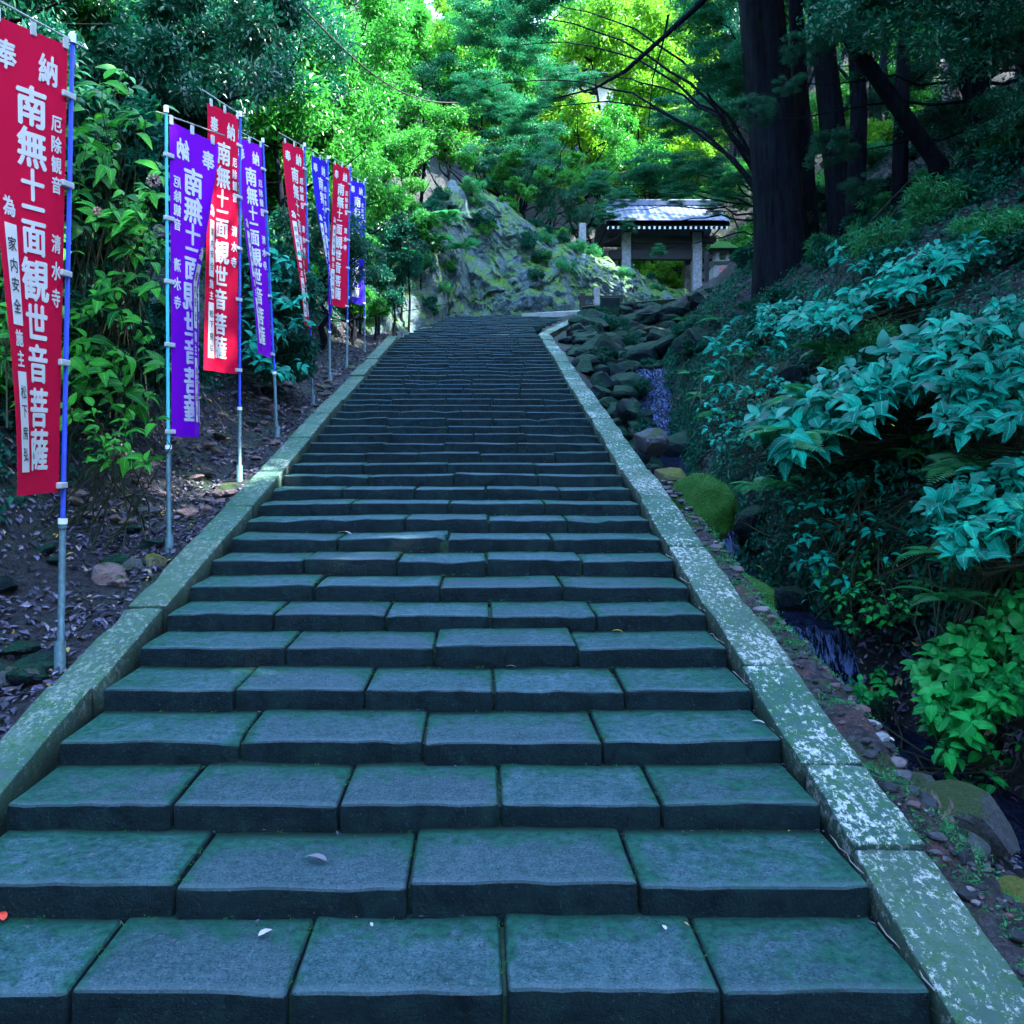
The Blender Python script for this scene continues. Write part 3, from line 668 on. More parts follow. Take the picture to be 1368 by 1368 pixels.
rm = box_mesh('rafter', (.07, 1.25, .09), 0); re_ = box_mesh('rafter_end', (.075, .02, .095), 0)
for i in range(24):
    x = -2.15+4.3*i/23
    a = link('rafter', rm, gate, M['wood'], (x, -.55, 2.62), (R(14), 0, 0)); link('rafter_end', re_, a, M['white'], (0, -.635, 0))
# roof with ribs (gabled, gently concave)
def roof_mesh(L, D, H, rib=.32):
    V = []; F = []; n = 10
    xs_ = np.linspace(-L/2, L/2, int(L/rib)*4+1)
    for side in (-1, 1):
        b0 = len(V)
        for j in range(n+1):
            t_ = j/n; y = side*D*t_; z = H*(1-t_)**1.25
            for k, x in enumerate(xs_): V.append((x, y, z+(.035 if k % 4 == 0 else (.012 if k % 4 in (1, 3) else 0))))
        m_ = len(xs_)
        for j in range(n):
            for k in range(m_-1):
                q = b0+j*m_+k; F.append((q, q+1, q+m_+1, q+m_) if side < 0 else (q+1, q, q+m_, q+m_+1))
    b0 = len(V)
    for side in (-1, 1):
        for j in range(n+1):
            t_ = j/n
            for x in (-L/2, L/2): V.append((x, side*D*t_, H*(1-t_)**1.25-.14))
    for s_ in (0, 1):
        for j in range(n):
            q = b0+s_*(n+1)*2+j*2; F.append((q, q+2, q+3, q+1))
    m_ = len(xs_)
    for s_ in (0, 1):
        for e_ in (0, 1):
            for j in range(n):
                q = b0+s_*(n+1)*2+j*2+e_; t0 = s_*(n+1)*m_+j*m_+(m_-1 if e_ else 0)
                F.append((q, q+2, t0+m_, t0))
        t0 = s_*(n+1)*m_+n*m_; q = b0+s_*(n+1)*2+n*2
        for k in range(m_-1): F.append((t0+k, t0+k+1, q+1, q))
    return np_mesh('roof', V, F)
rf = link('roof', roof_mesh(4.5, 1.75, 1.05, .22), gate, M['roof'], (0, .55, 2.70))
link('ridge', box_mesh('ridge', (4.3, .26, .26), .04), rf, M['roof'], (0, 0, 1.12))
for sx in (-1, 1): link('ridge_end', box_mesh('ridge_end', (.14, .36, .40), .04), rf, M['roof'], (sx*2.15, 0, 1.16))
# plaster wall by the gate
wl = thing('plaster_wall', 'low plaster wall with tiled coping running behind the stone lantern', 'wall', (10.1, 34.8, 7.3))
bpart('wall_panel', wl, (3.6, .22, 1.3), (0, 0, .65), M['plaster']); bpart('coping', wl, (3.8, .6, .14), (0, 0, 1.38), M['roof']); bpart('coping_ridge', wl, (3.8, .18, .12), (0, 0, 1.51), M['roof']); bpart('wall_rail', wl, (3.6, .26, .1), (0, -.02, .95), M['wood'])

# stone lantern
lb = at(963, 390, 30.6)
ln = thing('stone_lantern', 'stone lantern with mossy cap and reddish inscribed pedestal beside the gate', 'stone lantern', lb)
def frustum(w0, d0, w1, d1, h):
    V = [(-w0/2, -d0/2, 0), (w0/2, -d0/2, 0), (w0/2, d0/2, 0), (-w0/2, d0/2, 0), (-w1/2, -d1/2, h), (w1/2, -d1/2, h), (w1/2, d1/2, h), (-w1/2, d1/2, h)]
    F = [(3, 2, 1, 0), (4, 5, 6, 7), (0, 1, 5, 4), (1, 2, 6, 5), (2, 3, 7, 6), (3, 0, 4, 7)]
    me = np_mesh('f', V, F); bm = bmesh.new(); bm.from_mesh(me); bmesh.ops.bevel(bm, geom=bm.edges[:], offset=.02, segments=1, affect='EDGES'); return bm_mesh('stone_piece', bm)
link('base', frustum(1.05, 1.05, .95, .95, .14), ln, M['graystone'], (0, 0, -.05))
ped = link('pedestal', frustum(.80, .80, .58, .58, .78), ln, M['graystone'], (0, 0, .09))
link('inscribed_tablet', frustum(.50, .03, .40, .03, .62), ped, M['redstone'], (.06, -.385, .08), (R(-8), 0, 0))
link('platform', frustum(.56, .56, .80, .80, .12), ln, M['graystone'], (0, 0, .87))
fb = bmesh.new()
for sx in (-1, 1):
    for sy in (-1, 1): add_box(fb, (sx*.17, sy*.17, .19), (.12, .12, .38))
add_box(fb, (0, 0, .03), (.44, .44, .06)); add_box(fb, (0, 0, .36), (.46, .46, .06))
link('light_chamber', bm_mesh('light_chamber', fb), ln, M['graystone'], (0, 0, .99))
link('cap', frustum(1.02, 1.02, .40, .40, .30), ln, M['mossrock'], (0, 0, 1.38))
link('finial', rock_mesh('finial', 3, 2, 3, .03, True), ln, M['mossrock'], (0, 0, 1.74), None, (.11, .11, .13))
b = at(944, 388, 30.2)
tag(link('thin_post', box_mesh('thin_post', (.14, .14, 1.35), .01), None, M['wood'], (b.x, b.y, b.z+.6)), 'thin dark post standing close by the stone lantern', 'post')
b = at(1018, 385, 27)
sp_ = tag(link('stone_marker', frustum(.34, .3, .26, .24, 1.55), None, M['graystone'], (b.x, b.y, b.z-.1)), 'mossy upright stone marker beside the big dark trunk', 'stone marker')
b = at(784, 331, 30); mk = max(((float(x), float(y), float(z)) for x, y, z in zip(OX.ravel(), OY.ravel(), OZ.ravel()) if abs(x-b.x) < .12 and y < 31.5), key=lambda q: q[2])
tag(link('stone_marker', frustum(.26, .22, .24, .2, 1.0), None, M['paleWood'], (b.x, mk[1], mk[2]-.25)), 'small pale weathered marker post on top of the rock outcrop', 'stone marker')
# roof glimpsed above, up the hill
hall = thing('hillside_hall', 'pale roof of a hall glimpsed between yellow green leaves uphill', 'building', (at(790, 112, 50).x, 50, at(790, 160, 50).z))
rf2 = link('roof', roof_mesh(3.4, 2.2, 1.0, .35), hall, M['roof'], (0, 0, 1.9)); bpart('wall', hall, (2.6, 2.4, 2.2), (0, .3, .9), M['plaster'])
bpart('eave_board', hall, (3.3, .12, .14), (0, -2.1, 1.78), M['paleWood']); bpart('post', hall, (.16, .16, 3.4), (-.6, -1.8, .1), M['barkpink'])

# ------------------------------------------------------------------ banners
def glyphs(txt, bold=.012):
    c = bpy.data.curves.new('g', 'FONT'); c.body = txt; c.size = 1; c.offset = bold; c.resolution_u = 2
    o = bpy.data.objects.new('g', c); COL.objects.link(o); bpy.context.view_layer.update()
    me = bpy.data.meshes.new_from_object(o.evaluated_get(bpy.context.evaluated_depsgraph_get()))
    bm = bmesh.new(); bm.from_mesh(me)
    for k in range(-2, 14):
        for ax_ in ((1, 0, 0), (0, 1, 0)):
            bmesh.ops.bisect_plane(bm, geom=bm.verts[:]+bm.edges[:]+bm.faces[:], plane_co=(k*.09, k*.09, 0), plane_no=ax_)
    bm.to_mesh(me); bm.free()
    V = np.array([v.co[:] for v in me.vertices]); F = [tuple(p.vertices) for p in me.polygons]
    bpy.data.objects.remove(o); bpy.data.curves.remove(c); bpy.data.meshes.remove(me)
    V[:, 0] -= (V[:, 0].min()+V[:, 0].max())/2; V[:, 1] -= (V[:, 1].min()+V[:, 1].max())/2
    return V[:, :2], F
GL = {ch: glyphs(ch, 0) for ch in '奉納南無十一面観世音菩薩'}
GS = {ch: glyphs(ch, 0) for ch in '厄除観音清水寺為施主'}
GI = {ch: glyphs(ch, 0) for ch in '家内安全松下房弘'}
BW = .46
def banner(label, base_px, base_py, Y, top_px, top_py, ctop, cbot, dir_top, dir_bot, mat, pmat, sleeve_py, seed, fold=0, n_clips=5, rip=.30, group='votive banners along the steps'):
    r = random.Random(seed); base = at(base_px, base_py, Y); top = at(top_px, top_py, Y); H = (top-base).length
    b = thing('votive_banner', label, 'banner', base, 0, group)
    def loc(v): return Vector(v)-base
    ax = (top-base)
    def pole(z): return base+ax*((z-base.z)/ax.z)
    zs = at(0, sleeve_py, Y).z
    link('pole', tubes_mesh('pole', [([loc(pole(zs-.05)), loc(top)], [.0125, .0115])], 12), b, pmat)
    link('sleeve', tubes_mesh('sleeve', [([loc(base-Vector((0, 0, .25))), loc(pole(zs))], .0175), ([loc(pole(zs-.02)), loc(pole(zs+.03))], .0215)], 12), b, M['polegrey'])
    link('socket', tubes_mesh('socket', [([loc(base-Vector((0, 0, .2))), loc(base+Vector((0, 0, .13)))], .029)], 12), b, M['polegrey'])
    link('sleeve_ring', tubes_mesh('sleeve_ring', [([loc(pole(zs+.0)), loc(pole(zs+.03))], .0235)], 12), b, M['clip'])
    zt = at(0, ctop, Y).z; zb = at(0, cbot, Y).z; Hc = zt-zb
    a0 = math.atan2(dir_top[1], dir_top[0]); a1 = math.atan2(dir_bot[1], dir_bot[0])
    if a1-a0 > PI: a1 -= 2*PI
    if a0-a1 > PI: a1 += 2*PI
    N = 48; S = np.linspace(0, 1, N+1)      # s: from the pole outwards
    ph = r.uniform(0, 6)
    def section(v):
        A = a0+(a1-a0)*sstep(0, 1, v)
        ang = A+(rip*min(1, v*2.5))*np.sin(S*2*PI*1.15+ph+v*2.0)*(1 if not fold else .25)
        if fold: sf = 1.02-.44*min(1, v/.5); ang = ang-fold*sstep(sf-.04, sf+.04, S)
        dx = np.cos(ang); dy = np.sin(ang); X_ = np.concatenate([[0], np.cumsum((dx[1:]+dx[:-1])/2)])*BW/N; Y_ = np.concatenate([[0], np.cumsum((dy[1:]+dy[:-1])/2)])*BW/N
        return X_, Y_
    NV = 60; secs = [section(j/NV) for j in range(NV+1)]
    SX = np.array([s_[0] for s_ in secs]); SY = np.array([s_[1] for s_ in secs])
    off = .030
    def P(u, v, d=0.0):
        """u=1 at the pole, 0 at the outer edge"""
        u = np.asarray(u, float); v = np.asarray(v, float); s = np.clip(1-u, 0, 1)*N; i = np.clip(s.astype(int), 0, N-1); fs = s-i
        t_ = np.clip(v, 0, 1)*NV; j = np.clip(t_.astype(int), 0, NV-1); ft = t_-j
        def samp(A): return (A[j, i]*(1-fs)+A[j, i+1]*fs)*(1-ft)+(A[j+1, i]*(1-fs)+A[j+1, i+1]*fs)*ft
        def dsam(A): return (A[j, i+1]-A[j, i])
        x = samp(SX); y = samp(SY); tx, ty = dsam(SX), dsam(SY); L = np.hypot(tx, ty)+1e-9
        z = zt-v*Hc-.03*(1-u)*(1-v)
        pz = (z-base.z)/ax.z; bx = ax.x*pz; by = ax.y*pz
        d0x, d0y = math.cos(a0), math.sin(a0)
        return np.stack([bx+d0x*off+x+ty/L*d, by+d0y*off+y-tx/L*d, z-base.z+0*x], -1)
    ug, vg = np.meshgrid(np.linspace(0, 1, N+1), np.linspace(0, 1, NV+1))
    V = P(ug.ravel(), vg.ravel()); idx = np.arange(V.shape[0]).reshape(ug.shape)
    F = np.stack([idx[:-1, :-1], idx[:-1, 1:], idx[1:, 1:], idx[1:, :-1]], -1).reshape(-1, 4)
    cl = link('cloth', np_mesh('cloth', V, F, True), b, mat)
    # printed characters: thin ink layers on both faces, following the cloth
    def print_chars(name, items, mat_, lift, both=True, brush=((0, 0), (.036, .012), (-.036, -.012), (.01, -.026), (-.01, .026), (.022, .016), (-.022, -.016))):
        VV = []; FF = []
        for (g_, u0, v0, sz, sq), (bx_, by_), kb in [(it, br, kb) for it in items for kb, br in enumerate(brush)]:
            gv, gf = g_; gv = gv+np.array([bx_, by_])
            uu_ = u0+gv[:, 0]*sz*sq/BW; vv_ = v0-gv[:, 1]*sz/Hc
            for sd_ in ((1, -1) if both else (1,)):
                q = P(uu_, vv_, (lift+.00022*kb)*sd_); bb_ = len(VV); VV += [tuple(x) for x in q]
                FF += [tuple(k+bb_ for k in f) for f in gf]
        me = bpy.data.meshes.new(name); me.from_pydata(VV, [], FF); me.update()
        return link(name, me, cl, mat_)
    main = []
    for ch, v0, sz in zip('南無十一面観世音菩薩', (.165, .255, .335, .385, .45, .54, .63, .72, .815, .905), (.215, .21, .17, .17, .19, .225, .20, .20, .205, .215)):
        main.append((GL[ch], .53, v0, sz, .86))
    main += [(GL['奉'], .22, .072, .15, .8), (GL['納'], .74, .072, .16, .75)]
    sm = [(GS[c], .86, v0, .09, .8) for c, v0 in zip('厄除観音', (.185, .23, .275, .32))]+[(GS[c], .86, v0, .10, .75) for c, v0 in zip('清水寺', (.45, .51, .57))]
    sm += [(GS['為'], .185, .395, .105, .85)]+[(GS[c], .185, v0, .085, .85) for c, v0 in zip('施主', (.672, .715))]
    print_chars('large_characters', main, M['white'], .0022); print_chars('small_characters', sm, M['white'], .0022)
    for k, (v0, v1) in enumerate(((.432, .645), (.742, .952))):
        ug2, vg2 = np.meshgrid(np.linspace(.09, .28, 9), np.linspace(v0, v1, 24))
        VV = []; FF = []
        for sd_ in (1, -1):
            q = P(ug2.ravel(), vg2.ravel(), .0036*sd_); b_ = len(VV); VV += [tuple(x) for x in q]; id2 = np.arange(ug2.size).reshape(ug2.shape)+b_
            FF += [tuple(x) for x in np.stack([id2[:-1, :-1], id2[:-1, 1:], id2[1:, 1:], id2[1:, :-1]], -1).reshape(-1, 4)]
        link('white_patch', np_mesh('white_patch', VV, FF, True), cl, M['white'])
    ik = [(GI[c], .185, v0, .075, .9) for c, v0 in zip('家内安全', (.475, .52, .56, .605))]+[(GI[c], .185, v0, .07, .9) for c, v0 in zip('松下房弘', (.785, .825, .87, .915))]
    print_chars('ink_characters', ik, M['ink'], .0052, True, ((0, 0), (.014, .006), (-.012, -.006)))
    # cross bar with loops
    zbar = zt-base.z+.035; d0 = Vector((math.cos(a0), math.sin(a0), 0)); p0 = ax*(zbar/ax.z); 
    e0 = p0-d0*.09; e1 = p0+d0*(BW+.10)+Vector((0, 0, .02))
    link('crossbar', tubes_mesh('crossbar', [([e0-Vector((0, 0, .004)), p0, e1], .0055)], 8), b, M['rope'])
    link('pole_cap', tubes_mesh('pole_cap', [([ax*((H-.03)/H), ax*((H+.02)/H)], .018)], 10), b, M['clip'])
    for u_ in (.97, .55, .12):
        q = Vector(P(np.array([u_]), np.array([0.0]))[0]); me = box_mesh('loop', (.035, .012, .07), .003)
        link('loop', me, b, M['clip'], q+Vector((0, 0, .012)), (0, 0, a0))
    for k in range(n_clips):
        v = (k+.55)/n_clips if k < n_clips-1 else .985
        z = zt-v*Hc-base.z; q = ax*(z/ax.z); A = a0+(a1-a0)*v
        link('clip', box_mesh('clip', (.085, .028, .032), .004), b, M['clip'], q+Vector((math.cos(A), math.sin(A), 0))*.02, (0, 0, A))
    return b
banner('large red banner with white characters nearest the camera on a blue pole', 80, 890, 4.7, 97, 50, 64, 657, (-.19, -.42), (.02, -.45), M['red'], M['poleblue'], 700, 1, rip=.10)
banner('bright purple banner folded over and seen from behind on a teal pole', 226, 738, 6.46, 222, 145, 160, 583, (.50, .84), (.42, .90), M['purple'], M['poleteal'], 600, 2, fold=R(150))
banner('red banner just behind the folded purple banner', 320, 640, 8.4, 321, 152, 158, 500, (-.14, -.38), (-.20, -.45), M['red'], M['poleblue'], 548, 3)
banner('violet banner hanging between the second and third red banners', 371, 585, 10.2, 351, 187, 196, 478, (-.20, -.42), (-.04, -.46), M['purple'], M['poleblue'], 500, 4)
banner('narrow red banner, third red one up the steps', 418, 540, 12.3, 407, 193, 200, 440, (-.20, -.42), (.02, -.46), M['red'], M['poleblue'], 465, 5)
banner('twisted blue banner showing its white strips between two red banners', 441, 512, 14.1, 438, 210, 217, 422, (-.15, -.40), (.12, -.45), M['blue'], M['poleblue'], 445, 6)
banner('upper red banner, the last red one near the top', 463, 492, 15.7, 468, 220, 226, 412, (-.22, -.42), (-.30, -.44), M['red'], M['poleblue'], 430, 7)
banner('dark blue banner farthest up the steps', 487, 470, 18.0, 488, 240, 246, 408, (-.25, -.42), (-.22, -.42), M['blue'], M['poleblue'], 425, 8)

# ------------------------------------------------------------------ foliage generators
def norm(a): return a/(np.linalg.norm(a, axis=-1, keepdims=True)+1e-9)
def leaf_geo(P, D, Nn, L, W, fold=.18):
    """folded leaf: 4 vertices, 2 triangles each"""
    D = norm(D); Sd = norm(np.cross(D, Nn)); Nn = norm(np.cross(Sd, D)); n = len(P)
    L = np.broadcast_to(L, n)[:, None]; W = np.broadcast_to(W, n)[:, None]
    tip = P+D*L-Nn*L*.12; mid = P+D*L*.45
    a = mid+Sd*W*.5+Nn*W*fold; b = mid-Sd*W*.5+Nn*W*fold
    V = np.stack([P, a, tip, b], 1).reshape(-1, 3); i = np.arange(n)[:, None]*4
    F = np.concatenate([i+np.array([[0, 1, 2]]), i+np.array([[0, 2, 3]])], 0)
    return V, F
def crown_mesh(name, mat, seed, nclump=22, per=420, R_=2.6, hgt=2.2, leaf=.17, flat=.0, asp=.5, clump=.9):
    g_ = np.random.default_rng(seed); C = norm(g_.normal(size=(nclump, 3)))*(g_.random((nclump, 1))**.45)*np.array([R_, R_, hgt])*.85
    Vs = []; Fs = []; b = 0
    for c in C:
        rad = clump*g_.uniform(.6, 1.25); k = int(per*g_.uniform(.6, 1.3))
        d = norm(g_.normal(size=(k, 3))); rr_ = rad*(g_.random((k, 1))**.4); p = d*rr_
        if flat: p[:, 2] = p[:, 2]*(.22)-.12*(p[:, 0]**2+p[:, 1]**2)/rad
        else: p[:, 2] *= .75
        # break the clump into twigs
        tw = norm(g_.normal(size=(18, 3)))*rad; near = g_.integers(0, 18, k); p = p*.55+tw[near]*.45*np.array([1, 1, (.2 if flat else .8)])*(g_.random((k, 1)))
        nrm = norm(d*.6+np.array([0, 0, 1.0])+g_.normal(size=(k, 3))*(.25 if flat else .55))
        dr = norm(d+g_.normal(size=(k, 3))*.7+np.array([0, 0, -.25]))
        V, F_ = leaf_geo(p+c, dr, nrm, leaf*g_.uniform(.6, 1.25, k), leaf*asp*g_.uniform(.7, 1.2, k)); Vs.append(V); Fs.append(F_+b); b += len(V)
    me = np_mesh(name, np.concatenate(Vs), np.concatenate(Fs)); me.materials.append(mat)
    return me
CR = {'dark': [crown_mesh('crown_evergreen', M['leafdark'], 100+i, 24, 430, leaf=.17) for i in range(3)],
      'mid': [crown_mesh('crown_broadleaf', M['leafmid'], 110+i, 22, 430, leaf=.18, asp=.55) for i in range(3)],
      'yel': [crown_mesh('crown_fresh', M['leafyel'], 120+i, 22, 430, leaf=.18, asp=.6) for i in range(2)],
      'maple': [crown_mesh('crown_maple', M['leafmaple'], 130+i, 26, 520, leaf=.12, flat=1, asp=.7, clump=1.2) for i in range(2)]}
def trunk_mesh(seed, H=6.0, r0=.13, bark=None, limbs=7):
    r = random.Random(seed); pts = [Vector((0, 0, -.6))]; 
    for i in range(1, 8): pts.append(Vector((r.gauss(0, .10)*i*.4, r.gauss(0, .10)*i*.4, -.6+(H+.6)*i/7)))
    rad = [r0*(1.5 if i == 0 else 1-.11*i) for i in range(8)]; lst = [(pts, rad)]
    for k in range(limbs):
        i = r.randint(3, 7); a = r.uniform(0, 2*PI); L = r.uniform(1.2, 2.6); p = pts[i]; q = [p]
        for j in range(1, 5): q.append(p+Vector((math.cos(a)*L*j/4, math.sin(a)*L*j/4, L*(j/4)**1.3*.6))+Vector((r.gauss(0, .06), r.gauss(0, .06), r.gauss(0, .06))))
        lst.append((q, [r0*.42*(1-.2*j) for j in range(5)]))
    me = tubes_mesh('trunk', lst, 7); me.materials.append(bark or M['bark']); return me
TR = [trunk_mesh(i) for i in range(4)]
LAB = {'dark': 'dark evergreen', 'mid': 'mid green leafy tree', 'yel': 'yellow green sunlit tree', 'maple': 'teal green maple'}
rt = random.Random(21)
def where(p, s):
    """says where a crown is seen, by the landmarks of the view"""
    if p.y < 2: return None
    px = 642+1200*p.x/p.y; py = 605-1200*(p.z-CAMZ)/p.y
    if not (-60 < px < 1430 and py > -140): return None
    for lim, tx in ((110, 'behind the nearest red banner'), (235, 'around the teal banner pole'), (350, 'over the folded purple banner'), (500, 'over the far banners'), (600, 'at the left end of the outcrop'),
                    (700, 'over the top of the steps'), (800, 'at the right end of the outcrop'), (990, 'over the gate roof'), (1150, 'by the massive cedar trunk'), (1270, 'by the leaning trunk'), (9999, 'at the right edge')):
        if px < lim: break
    h = 'topmost' if py < 20 else ('high' if py < 110 else ('mid height' if py < 210 else ('lowish' if py < 310 else 'low')))
    d = 'near' if p.y < 14 else ('far' if p.y > 46 else ('farther' if p.y > 34 else 'middle distance'))
    return h, d, tx
def tree(x, y, H, kind, zone, s=1.0, name=None, sz=None, lean=(0, 0)):
    z = hz(x, y); wv = where(Vector((x, y, z+H)), s)
    size = 'small' if s < .6 else ('broad' if s > 1.05 else 'medium')
    if wv: label = f'{size} {LAB[kind]}, {wv[0]}, {wv[1]}, {wv[2]}'
    else: label = LAB[kind]+' '+zone
    t = thing(name or {'dark': 'evergreen_tree', 'mid': 'broadleaf_tree', 'yel': 'broadleaf_tree', 'maple': 'maple_tree'}[kind], label, 'tree', (x, y, z-.1), rt.uniform(0, 6), {'dark': 'evergreen trees ', 'mid': 'broadleaf trees ', 'yel': 'sunlit trees ', 'maple': 'maples '}[kind]+zone)
    th = max(H-1.2*s, 1.0)
    link('trunk', TR[rt.randrange(4)], t, None, (0, 0, 0), None, (max(.7, s)*1.0, max(.7, s)*1.0, th/6.0))
    link('crown', rt.choice(CR[kind]), t, None, (lean[0], lean[1], H), (0, 0, rt.uniform(0, 6)), (s, s, sz or s*rt.uniform(.85, 1.2)))
    return t
def tree_at(px, py, Y, kind, zone, s):
    p = at(px, py, Y); tree(p.x, p.y, max(.6, p.z-hz(p.x, p.y)), kind, zone, s)
def clear(x, y):
    return not (-4.2 < x < 4.5 and y < 27) and not (x > -4 and x < 11 and 24 < y < 37)
# left hillside: several storeys of crowns
for i in range(56):
    for _ in range(30):
        y = rt.uniform(5, 44); x = -rt.uniform(5.0, 21)
        if clear(x, y): break
    k = rt.choice(['dark', 'dark', 'mid', 'dark', 'mid']) if y < 16 else rt.choice(['mid', 'mid', 'dark'])
    tree(x, y, rt.uniform(2.5, 6.5), k, 'on the left hillside', rt.uniform(.75, 1.2))
for i in range(26):      # lower edge of the left forest
    y = 8+i*.8; x = -rt.uniform(4.6, 6.2)-.02*y
    tree(x, y, rt.uniform(1.2, 3.2), rt.choice(['dark', 'mid', 'dark']), 'at the foot of the left hillside', rt.uniform(.45, .7))
# behind the outcrop and the gate
for i in range(84):
    y = rt.uniform(38, 76); x = rt.uniform(-.36*y, .55*y)
    if 3 < x < 8 and 47 < y < 50.5: continue
    px = 642+1200*x/y
    k = 'yel' if 730 < px < 930 else (rt.choice(['mid', 'yel', 'mid']) if 400 < px < 730 else rt.choice(['mid', 'dark']))
    tree(x, y, rt.uniform(3.5, 7), k, 'on the hill behind the gate', rt.uniform(.9, 1.4))
# the bright trees over the gate and the mid green wall over the outcrop
for px, py, Y, k, s in [(800, 40, 40, 'yel', 1.1), (860, 120, 39, 'yel', 1.0), (770, 170, 38, 'yel', .9), (900, 40, 42, 'yel', 1.1), (835, 200, 37.5, 'mid', .8), (930, 190, 38, 'yel', .8), (870, 235, 40, 'mid', .9), (985, 250, 37, 'mid', .8),
                        (700, 30, 38, 'mid', 1.0), (640, 90, 36, 'mid', .9), (560, 60, 36, 'mid', 1.0), (500, 130, 33, 'mid', .9), (600, 170, 34, 'mid', .7), (470, 40, 34, 'mid', 1.0), (540, 210, 30, 'mid', .55), (690, 190, 36, 'maple', .8),
                        (640, 205, 31.5, 'dark', .35), (700, 235, 32, 'dark', .42), (745, 262, 32.5, 'dark', .42), (735, 215, 33.5, 'maple', .45), (790, 240, 32.5, 'mid', .4), (775, 290, 32, 'dark', .30), (500, 300, 24, 'dark', .5), (470, 240, 22, 'mid', .6), (430, 330, 17, 'dark', .45), (545, 285, 27.5, 'mid', .38), (520, 355, 23, 'dark', .30), (470, 370, 19, 'dark', .30),
                        (600, 120, 36, 'maple', .7), (680, 95, 36, 'maple', .8), (420, 120, 24, 'mid', .9), (380, 60, 20, 'dark', .8), (300, 60, 15, 'dark', .7), (180, 40, 12, 'dark', .6), (450, 180, 26, 'mid', .7), (870, 355, 38.5, 'yel', .5), (840, 345, 39, 'yel', .45), (905, 370, 38.5, 'yel', .4), (880, 310, 40, 'yel', .6), (930, 330, 40, 'mid', .6), (1010, 330, 36, 'mid', .6), (1100, 260, 28, 'mid', .6), (1180, 250, 24, 'mid', .5)]:
    tree_at(px, py, Y, k, 'above the outcrop and the gate', s)
# right slope
for i in range(34):
    y = rt.uniform(6, 26); x = max(rt.uniform(7.0, 18), .46*y+3.2)
    tree(x, y, rt.uniform(4.5, 9.5), rt.choice(['dark', 'dark', 'mid']), 'added on the right slope to shade the steps', rt.uniform(.9, 1.3))
for i in range(16):
    y = rt.uniform(26, 40); x = rt.uniform(15, 24)
    tree(x, y, rt.uniform(3, 6), rt.choice(['dark', 'mid']), 'added on the right slope to shade the steps', rt.uniform(.9, 1.2))
for i in range(30):  # added, mostly out of view, to keep the sun off the steps
    y = rt.uniform(-3, 17); x = rt.uniform(6.0, 12); k_ = 1.0
    if x < .46*y+3.0: x = .46*y+3.0+rt.uniform(0, 2)
    tree(x, y, rt.uniform(3.2, 6.0), 'dark', 'added on the right slope to shade the steps', rt.uniform(.8, 1.15))
for (x, y, h_) in ((12, 26.5, 12), (13, 29, 12), (11.5, 31.5, 13), (14, 32.5, 12.5), (13.5, 24.5, 11), (10.2, 28.5, 14)): tree(x, y, h_, 'dark', 'added on the right slope to shade the steps', 1.25)  # unseen tall trees added to shade the outcrop and part of the gate
# tall trees added to shade the steps, over the right bank beside and behind the viewer
for i in range(18):
    y = rt.uniform(-6, 16); x = rt.uniform(5.6, 9); tree(x, y, rt.uniform(8, 12) if y < 9 else rt.uniform(9, 12), 'dark', 'added on the right slope to shade the steps', rt.uniform(1.0, 1.35))
for i in range(26):
    x = rt.choice((-1, 1))*rt.uniform(4.5, 12); y = rt.uniform(-14, 4)
    if y > 1 and abs(x) < 6: continue
    tree(x, y, rt.uniform(4, 8), 'dark', 'around the foot of the steps', rt.uniform(1.0, 1.4))
for i in range(8): tree(rt.uniform(-5, 5), rt.uniform(-13, -7), rt.uniform(3, 7), 'dark', 'around the foot of the steps', 1.2)

# big trunks on the right
def big_trunk(label, base, top, r0, r1, mat=None, name='cedar_tree', bend=(0, 0), crown=None, roots=True, cat='tree'):
    base = Vector(base); top = Vector(top); t = thing(name, label, cat, base)
    n = 16; V = []; F = []; seg = 22
    for i in range(n+1):
        f = i/n; c = (top-base)*f+Vector((bend[0], bend[1], 0))*math.sin(f*PI); r = r0+(r1-r0)*f+r0*.30*math.exp(-f*16)*(1 if roots else 0)
        for k in range(seg):
            a = 2*PI*k/seg; w_ = 1+.05*math.sin(a*5+f*3)+.035*math.sin(a*9+1.3+f*5)+(.14*math.sin(a*4+1)*math.exp(-f*10) if roots else 0)
            V.append((c.x+math.cos(a)*r*w_, c.y+math.sin(a)*r*w_, c.z-(.5 if i == 0 else 0)))
    for i in range(n):
        for k in range(seg): F.append((i*seg+k, i*seg+(k+1) % seg, (i+1)*seg+(k+1) % seg, (i+1)*seg+k))
    link('trunk', np_mesh('trunk', V, F, True), t, mat or M['bark'])
    for (cx, cy, cz, s, k) in (crown or []):
        link('crown', rt.choice(CR[k]), t, None, Vector((cx, cy, cz))-base, (0, 0, rt.uniform(0, 6)), (s, s, s*.8))
    return t
def bt(label, Y, bpx, bpy_, tpx, tpy, wpx0, wpx1, **kw):
    b = at(bpx, bpy_, Y); t_ = at(tpx, tpy, Y); d = (t_-b); t2 = b+d*1.6
    b.z = min(b.z, hz(b.x, b.y)+.1)
    return big_trunk(label, b, t2, wpx0/2400*Y, wpx1/2400*Y*.9, **kw)
bt('massive dark cedar trunk, thickest of all, right of the gate', 15, 1050, 366, 1016, 0, 66, 54, crown=[(6, 15.5, 13.5, 1.3, 'dark')])
bt('slimmer dark trunk half hidden behind the massive cedar', 15.4, 1086, 358, 1062, 0, 22, 17, crown=[(8, 17, 14, 1.2, 'dark')])
bt('separate dark trunk to the right of the massive cedar', 14.6, 1132, 336, 1100, 60, 38, 24, crown=[(7.5, 14, 12.5, 1.1, 'dark')])
